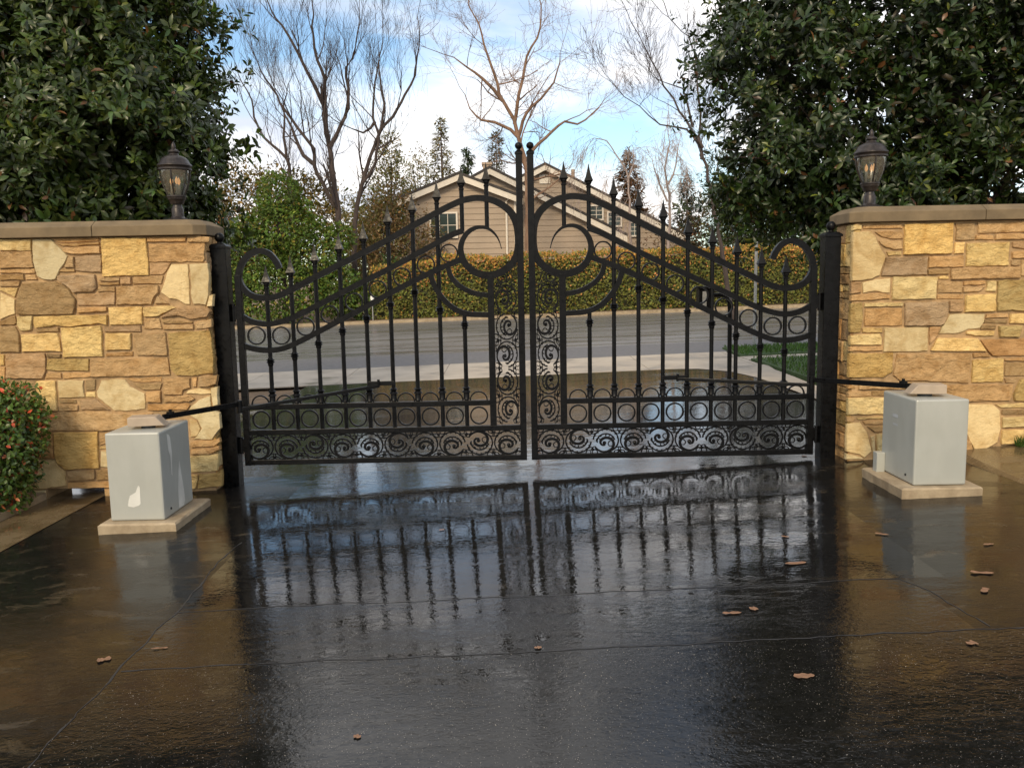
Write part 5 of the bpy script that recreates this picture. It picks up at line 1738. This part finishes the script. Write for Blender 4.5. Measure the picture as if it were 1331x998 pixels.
leafy('feathery_tree', (-4.3, 34, 0.2), [(-4.3, 34, 4.4, 0.95, 0.9, 2.0), (-4.2, 34, 6.6, 0.6, 0.6, 1.3), (-7.6, 34.5, 4.2, 1.3, 1.0, 1.9)],
      9000, 0.18, 0.065, (0.22, 0.165, 0.06), [(0.15, 0.14, 0.05)], 0.4, 'feathery tawny tree between the house and the olive tree', shell=1.0, lump=0.3, twig=12, trunk_r=0.1)
leafy('green_shrub', (-4.4, 24.6, 0.2), [(-4.4, 24.7, 1.5, 0.75, 0.6, 1.1), (-3.7, 25.4, 1.4, 0.6, 0.5, 1.0)],
      1800, 0.14, 0.08, (0.045, 0.075, 0.018), [(0.09, 0.10, 0.02)], 0.15, 'dark green shrub at the end of the hedge by the thicket', cat='shrub')
leafy('brown_thicket', (7.3, 29.5, 0.3), [(6.9, 29.6, 2.5, 1.1, 0.8, 1.5), (8.0, 29.5, 2.9, 0.8, 0.8, 1.8), (5.7, 31, 2.2, 0.7, 0.7, 1.0)],
      3000, 0.17, 0.06, (0.13, 0.07, 0.035), [(0.09, 0.06, 0.03)], 0.4, 'rusty twiggy thicket under the pale birches', shell=1.0, lump=0.25, twig=20, trunk_r=0.06, cat='shrub')
leafy('pine_tree', (9.2, 25.2, 0.3), [(8.5, 25.2, 3.4, 1.3, 0.9, 1.6), (9.9, 25.3, 4.2, 1.5, 1.0, 2.4), (8.0, 25.2, 5.2, 0.8, 0.7, 1.5), (11.3, 25.3, 3.4, 1.3, 0.8, 1.7)],
      8500, 0.2, 0.05, (0.05, 0.072, 0.02), [(0.09, 0.10, 0.025)], 0.2, 'soft dark green pine above the hedge behind the steel pole')
# distant screen of trees closing the view between the house and the big evergreens
for i, (x, y, h, w_, c, lab) in enumerate([(-14.5, 34, 6.5, 3.0, (0.07, 0.06, 0.022), 'olive tree mass behind the big evergreen, farthest toward the shrub side'), (-9.8, 38, 6.6, 2.6, (0.075, 0.07, 0.024), 'olive tree between bare trunks far behind the round green tree'), (-6.4, 41, 6.0, 2.2, (0.09, 0.066, 0.03), 'brownish far tree behind the forked bare tree'), (11.2, 41, 6.0, 2.2, (0.085, 0.055, 0.028), 'far brown tree right of the rust conifer'), (15.5, 33, 8.0, 3.2, (0.03, 0.045, 0.016), 'dark green far tree behind the darker evergreen'), (13.0, 27, 7.0, 2.4, (0.03, 0.045, 0.016), 'dark green tree beyond the steel pole, hidden by the evergreen')]):
    leafy('background_tree', (x, y, 0.3), [(x, y, h * 0.55, w_, 1.6, h * 0.5), (x - w_ * 0.6, y, h * 0.4, w_ * 0.7, 1.2, h * 0.36), (x + w_ * 0.55, y, h * 0.42, w_ * 0.7, 1.2, h * 0.36)], 3600, 0.3, 0.15, c, None, 0, lab, group='far trees behind the house', shell=0.6, lump=0.22)

# hedge along the far side of the street
n = 30000
hx0, hx1, hy0, hy1, hz1 = -5.0, 16.5, 22.95, 24.3, 2.42
face = RNG.random(n)
X = RNG.uniform(hx0, hx1, n)
Y = np.where(face < 0.72, hy0 + np.abs(RNG.normal(0, 0.09, n)), RNG.uniform(hy0, hy1, n))
zt = hz1 + 0.05 * np.sin(X * 2.3) + 0.04 * np.sin(X * 5.1 + 1) + 0.012 * X - 0.16 * np.clip((-2.5 - X), 0, 3)
z0 = np.array([zg(a, 23) for a in X]) + 0.08
Zr = RNG.random(n)
Z = np.where(face < 0.72, z0 + (zt - z0) * Zr, zt + RNG.normal(0, 0.05, n))
Y += 0.06 * np.sin(X * 3.3 + Z * 4) + 0.05 * np.sin(X * 7.7 - Z * 3)
fz = np.clip((Z - z0) / (zt - z0), 0, 1)
C = colours(n, (0.15, 0.155, 0.034), 0.35)
hot = RNG.random(n) < np.clip(0.12 + 1.2 * (fz - 0.62) + 0.12 * np.sin(X * 1.7) * np.sin(X * 0.6 + Z * 2), 0.05, 0.72)
C[hot] = np.array([[0.50, 0.27, 0.065], [0.46, 0.30, 0.065], [0.50, 0.21, 0.07]])[RNG.integers(0, 3, hot.sum())] * (1 + RNG.normal(0, 0.2, (hot.sum(), 1)))
Dh = unit(np.stack([RNG.normal(0, 0.8, n), -0.35 + RNG.normal(0, 0.35, n), 0.5 + RNG.normal(0, 0.6, n)], 1))
he = empty('hedge', (5.0, 23.6, 0.3), 'long clipped hedge with orange new growth across the street', 'hedge')
leaves('foliage', np.stack([X, Y, Z], 1), Dh, np.stack([RNG.normal(0, 0.5, n), -1 + RNG.normal(0, 0.4, n), 0.8 + RNG.normal(0, 0.4, n)], 1), 0.11 * RNG.uniform(0.6, 1.2, n), 0.065, np.clip(C, 0.005, 0.8), MT['leaf_matte'], he, ORG[he.name], fine=False)
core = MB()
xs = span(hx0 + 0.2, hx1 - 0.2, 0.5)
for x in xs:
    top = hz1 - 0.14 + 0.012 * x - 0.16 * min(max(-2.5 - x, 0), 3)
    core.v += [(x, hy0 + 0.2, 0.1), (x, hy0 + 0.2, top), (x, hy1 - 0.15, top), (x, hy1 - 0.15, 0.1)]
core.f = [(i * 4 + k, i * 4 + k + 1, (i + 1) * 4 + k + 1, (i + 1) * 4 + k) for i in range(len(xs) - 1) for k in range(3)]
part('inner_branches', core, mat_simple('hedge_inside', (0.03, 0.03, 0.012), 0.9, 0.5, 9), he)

# shrub beside the near wall
sb = leafy('leafy_shrub', (-4.55, -0.62, -0.1), [(-4.6, -0.72, 0.45, 0.6, 0.44, 0.48), (-4.22, -0.62, 0.62, 0.34, 0.32, 0.3), (-4.3, -0.72, 0.22, 0.34, 0.36, 0.38), (-4.2, -0.75, 0.42, 0.32, 0.3, 0.3), (-5.1, -0.7, 0.5, 0.5, 0.4, 0.5), (-4.55, -0.6, 0.75, 0.36, 0.34, 0.2)],
           17000, 0.05, 0.026, (0.065, 0.11, 0.02), [(0.10, 0.15, 0.03), (0.42, 0.07, 0.03), (0.36, 0.11, 0.04), (0.07, 0.12, 0.02), (0.09, 0.13, 0.02)], 0.18, 'leafy green shrub with red leaves at the foot of the wall', 'shrub', None, 0.03, MT['leaf_gloss'], True, 0.4, 0.10)

# ------------------------------------------------------------------ house across the street
hs = empty('house', (1.0, 32.0, 0.3), 'tan clapboard house with overlapping gables behind the hedge', 'house')


def clap(name, xl, xr, z0, apex, slope_l, slope_r, y, parent=hs):
    """lapped boards filling a gable outline; apex (x, z)"""
    m = MB()
    hb = 0.24
    z = z0
    while z < apex[1] - 0.03:
        zt_ = min(z + hb, apex[1])

        def ext(zz):
            return max(xl, apex[0] - (apex[1] - zz) / slope_l), min(xr, apex[0] + (apex[1] - zz) / slope_r)
        a0, b0_ = ext(z)
        a1, b1 = ext(zt_)
        i = len(m.v)
        m.v += [(a0, y - 0.03, z), (b0_, y - 0.03, z), (b1, y - 0.004, zt_), (a1, y - 0.004, zt_), (a0, y, z), (b0_, y, z)]
        m.f += [(i, i + 1, i + 2, i + 3), (i + 4, i + 5, i + 1, i)]
        z += hb
    return part(name, m, MT['siding'], parent, normals=False)


def gable(apex, xl, xr, sl, sr, y, depth, z0):
    clap('siding', xl, xr, z0, (apex[0], apex[1] - 0.05), sl, sr, y)
    ov = 0.35
    for sgn, s_, xe in ((-1, sl, xl), (1, sr, xr)):
        x1 = xe + sgn * ov
        z1 = apex[1] - abs(x1 - apex[0]) * s_
        rf = MB()
        t = 0.11
        P = [(apex[0], apex[1] + 0.10), (x1, z1 + 0.10), (x1, z1 + 0.10 - t), (apex[0], apex[1] + 0.10 - t)]
        rf.prism(P, y - ov - 0.03, y + depth)
        r = part('roof', rf, MT['shingle'], hs)
        P = [(apex[0], apex[1] - 0.015), (x1 - sgn * 0.02, z1 - 0.015), (x1 - sgn * 0.02, z1 - 0.26), (apex[0], apex[1] - 0.26)]
        part('fascia', MB().prism(P, y - ov, y - ov + 0.05), MT['trim'], r, ORG[hs.name])
        P = [(apex[0], apex[1] - 0.02), (x1 - sgn * 0.03, z1 - 0.02), (x1 - sgn * 0.03, z1 - 0.05), (apex[0], apex[1] - 0.05)]
        part('soffit', MB().prism(P, y - ov + 0.05, y), MT['siding'], r, ORG[hs.name])
        # side wall under the eave
        a, b = sorted((xe, xe - sgn * 0.06))
        part('side_wall', MB().box((a, y + 0.01, 0.2), (b, y + depth, apex[1] - abs(xe - apex[0]) * s_ - 0.03)), MT['siding'], hs)


gable((-2.07, 6.0), -4.35, 0.25, 0.385, 0.385, 29.0, 7, 0.3)
gable((-0.80, 6.34), -2.6, 4.75, 0.50, 0.503, 30.0, 6, 0.3)
gable((1.71, 6.84), -3.0, 8.0, 0.50, 0.515, 33.0, 7, 0.3)


def window(x0, x1, z0, z1, y, cols, rows):
    wd = part('window', MB().box((x0, y - 0.01, z0), (x1, y - 0.006, z1)), MT['pane'], hs)
    fr = MB()
    f = 0.07
    fr.box((x0 - f, y - 0.07, z0 - f), (x0, y - 0.012, z1 + f)).box((x1, y - 0.07, z0 - f), (x1 + f, y - 0.012, z1 + f)).box((x0, y - 0.07, z1), (x1, y - 0.012, z1 + f)).box((x0, y - 0.08, z0 - f), (x1, y - 0.012, z0))
    part('frame', fr, MT['trim'], wd, ORG[hs.name])
    mn = MB()
    for i in range(1, cols):
        x = x0 + (x1 - x0) * i / cols
        mn.box((x - 0.012, y - 0.03, z0), (x + 0.012, y - 0.012, z1))
    for i in range(1, rows):
        z = z0 + (z1 - z0) * i / rows
        mn.box((x0, y - 0.029, z - 0.012), (x1, y - 0.013, z + 0.012))
    part('glazing_bars', mn, MT['trim'], wd, ORG[hs.name])


window(3.83, 4.36, 4.33, 4.92, 32.95, 2, 3)
window(4.66, 5.22, 4.02, 4.60, 32.95, 2, 3)
window(5.71, 6.05, 3.55, 4.12, 32.95, 2, 3)
window(-3.3, -2.25, 3.45, 4.4, 28.95, 3, 2)
part('downspout', MB().tube([(0.0, 28.9, 5.0), (-0.12, 28.93, 4.85), (-0.12, 28.93, 0.4)], 0.045, 8), MT['trim'], hs)
part('corner_board', MB().box((0.2, 28.93, 0.3), (0.29, 29.02, 5.0)), MT['trim'], hs)
vt = part('gable_vent', MB().box((1.45, 32.93, 6.0), (1.95, 32.965, 6.4)), MT['trim'], hs)
part('chimney', MB().box((-1.2, 34, 5.6), (-0.8, 34.5, 7.1)).box((-1.25, 33.95, 7.05), (-0.75, 34.55, 7.16)), MT['brick'], hs)
part('vent_pipe', MB().tube([(3.1, 34, 5.8), (3.1, 34, 6.75)], 0.09, 10), MT['brick'], hs)
part('porch_rail', MB().box((-4.6, 28.2, 1.2), (-3.5, 28.26, 1.28)).box((-4.6, 28.2, 2.55), (-3.5, 28.26, 2.65)).box((-4.6, 28.2, 0.3), (-4.52, 28.26, 2.55)).box((-3.58, 28.2, 0.3), (-3.5, 28.26, 2.55)), MT['trim'], hs)

# ------------------------------------------------------------------ small things beyond the gate
kp = empty('keypad_pedestal', (3.225, 5.57, 0.04), 'black gooseneck keypad post standing behind the gate', 'pedestal')
pole = catmull([(3.225, 5.57, 0.02), (3.222, 5.57, 0.6), (3.22, 5.57, 1.1), (3.205, 5.57, 1.24), (3.14, 5.57, 1.33), (3.04, 5.57, 1.34), (2.93, 5.57, 1.33)], 0.05)
part('gooseneck', MB().tube(pole, 0.034, 10), IR, kp, smooth=True)
hb_ = part('keypad_box', MB().box((2.72, 5.46, 1.13), (2.95, 5.66, 1.45)), IR, kp, bevel=0.012)
part('hood', MB().box((2.70, 5.43, 1.44), (2.97, 5.68, 1.475)), IR, hb_, ORG[kp.name])
part('call_panel', MB().box((2.775, 5.452, 1.15), (2.835, 5.462, 1.40)), MT['galv'], hb_, ORG[kp.name])
part('foot_plate', MB().box((3.125, 5.47, 0.035), (3.325, 5.67, 0.06)), IR, kp)
sg = empty('steel_pole', (4.95, 10.2, 0.1), 'thin grey steel pole standing on the lawn strip', 'pole')
part('post', MB().tube([(4.95, 10.2, 0.05), (4.97, 10.2, 3.2)], 0.03, 10), MT['galv'], sg, smooth=True)
mk = empty('car_corner_stand_in', (-4.93, 22.75, 0.2), 'small red and white stand-in for a parked car corner in front of the hedge end', 'marker')  # invented post standing in for a parked car's red and white rear corner
part('stake', MB().tube([(-4.93, 22.75, 0.2), (-4.93, 22.75, 0.85)], 0.02, 8), MT['galv'], mk)
part('red_band', MB().lathe([(0.08, 0.82), (0.08, 0.92)], (-4.93, 22.75, 0), 12), MT['stand_in_red'], mk)
part('white_cap', MB().lathe([(0.075, 0.921), (0.075, 1.08), (0.05, 1.13), (0.01, 1.15)], (-4.93, 22.75, 0), 12), MT['stand_in_white'], mk)

# grass: uncountable blades
n = 9000
gx = RNG.uniform(4.31, 8.5, n)
gy = np.where(RNG.random(n) < 0.45, RNG.uniform(8.78, 10.22, n), RNG.uniform(4.65, 8.12, n))
gz_ = np.array([zg(a, b) for a, b in zip(gx, gy)]) + 0.028
leaves('grass', np.stack([gx, gy, gz_], 1), np.stack([RNG.normal(0, 0.4, n), RNG.normal(0, 0.4, n), np.ones(n)], 1), rand_dir(n), 0.075 * RNG.uniform(0.6, 1.4, n), 0.014, colours(n, (0.06, 0.12, 0.02), 0.3), MT['leaf_matte'], fine=False)
tag(bpy.data.objects['grass'], 'short green grass on the lawn strips', 'grass', kind='stuff')
n = 500
gx = 4.1 + np.abs(RNG.normal(0, 0.35, n)) + 0.05
gy = RNG.uniform(-0.30, -0.23, n)
gz_ = np.array([zr(a, b) for a, b in zip(gx, gy)])
gt = leaves('grass_tuft', np.stack([gx, gy, gz_], 1), np.stack([RNG.normal(0, 0.5, n), RNG.normal(-0.4, 0.4, n), np.ones(n)], 1), rand_dir(n), 0.10 * RNG.uniform(0.5, 1.3, n), 0.009, colours(n, (0.06, 0.11, 0.02), 0.3), MT['leaf_matte'], fine=False)
tag(gt, 'green grass tufts where the path meets the wall', 'grass', kind='stuff')


# fallen leaves on the wet drive
def fallen(x, y, L, W, rot, label, curl):
    m = MB()
    n = 9
    prof = [random.uniform(0.05, 0.2)] + [random.uniform(0.45, 1.15) for _ in range(7)] + [random.uniform(0.0, 0.25)]
    z0 = zg(x, y) + 0.004
    c, s_ = math.cos(rot), math.sin(rot)
    for i in range(n):
        t = i / (n - 1)
        u = (t - 0.5) * L
        hw = prof[i] * W / 2 * random.uniform(0.85, 1.15)
        hh = curl * (2 * t - 1) ** 2 * L * 0.5
        for k, e in ((-1, 0.35), (0, 0.0), (1, 0.35)):
            px, py_ = u, k * hw
            m.v.append((x + c * px - s_ * py_, y + s_ * px + c * py_, z0 + hh * 0.16 + e * hw * 0.2 + random.uniform(0, 0.0015)))
    m.f = [(i * 3 + k, i * 3 + k + 1, (i + 1) * 3 + k + 1, (i + 1) * 3 + k) for i in range(n - 1) for k in range(2)]
    tag(part('fallen_leaf', m, MT['fallen'], None, (x, y, z0)), label, 'leaf', 'fallen leaves on the drive')


for a in [(1.45, -2.67, 0.16, 0.05, 0.15, 'long tan fallen leaf just behind the cross seam, path side', 0.25), (1.03, -4.01, 0.11, 0.07, 0.1, 'broad orange fallen leaf on the coarse asphalt, nearest the bottom edge', 0.1), (0.91, -3.33, 0.12, 0.035, 0.05, 'narrow brown fallen leaf between the two cross seams', 0.15),
          (1.03, -3.29, 0.05, 0.045, 0.4, 'small round brown fallen leaf between the two cross seams', 0.1), (2.14, -2.22, 0.10, 0.05, -0.6, 'tilted tan leaf in the reflection of the stickered cabinet', 0.4), (1.55, -2.18, 0.06, 0.03, -0.5, 'small yellowish leaf in the reflection of the lawn side gate leaf', 0.3),
          (2.36, -2.95, 0.15, 0.05, -0.2, 'curled brown leaf near the photo edge below the stickered cabinet', 0.35), (2.24, -3.19, 0.10, 0.06, 0.9, 'dull brown leaf lying just nearer than the curled leaf', 0.1), (2.65, -2.5, 0.09, 0.03, 0.2, 'thin brown leaf right below the concrete pad by the path', 0.2),
          (-2.1, -3.53, 0.08, 0.05, 0.5, 'ragged brown leaf left of the long seam, nearest the shrub side', 0.3), (-1.88, -3.43, 0.10, 0.02, 0.1, 'thin tan twig-like leaf crossing beside the long seam', 0.05), (-0.77, -4.32, 0.04, 0.028, -0.5, 'tiny orange leaf alone on the bright coarse asphalt', 0.1),
          (1.85, -3.78, 0.06, 0.05, 0.3, 'small pale leaf near the photo edge beyond the second seam', 0.1), (-0.06, -3.62, 0.045, 0.03, 0.1, 'tiny tan leaf on the second cross seam at the middle', 0.1), (-0.65, -1.69, 0.05, 0.03, 0.3, 'tiny reddish leaf in the reflection of the pickets', 0.1),
          (2.45, 0.05, 0.07, 0.05, 0.5, 'orange leaf under the hinge end of the lawn side gate leaf', 0.3)]:
    a = list(a)
    a[2] *= 0.8
    a[3] *= 0.8
    fallen(*a)
# pale stone chips scattered over the coarse asphalt
n = 900
cx = RNG.uniform(-2.0, 3.0, n)
cy = -3.66 - np.abs(RNG.normal(0, 0.7, n))
ch = MB()
for x, y in zip(cx, cy):
    r = RNG.uniform(0.0008, 0.002)
    z = zg(x, y) + 0.001
    a = RNG.uniform(0, 6.28)
    p = [(x + r * math.cos(a + k * 2.09) * RNG.uniform(0.7, 1.3), y + r * math.sin(a + k * 2.09), z) for k in range(3)] + [(x, y, z + r)]
    ch.add(p, [(0, 1, 3), (1, 2, 3), (2, 0, 3)])
tag(part('gravel', ch, mat_simple('stone_chip', (0.42, 0.38, 0.32), 0.7, 0.4, 60), normals=True), 'tiny pale stone chips in the coarse wet asphalt', 'gravel', kind='stuff')
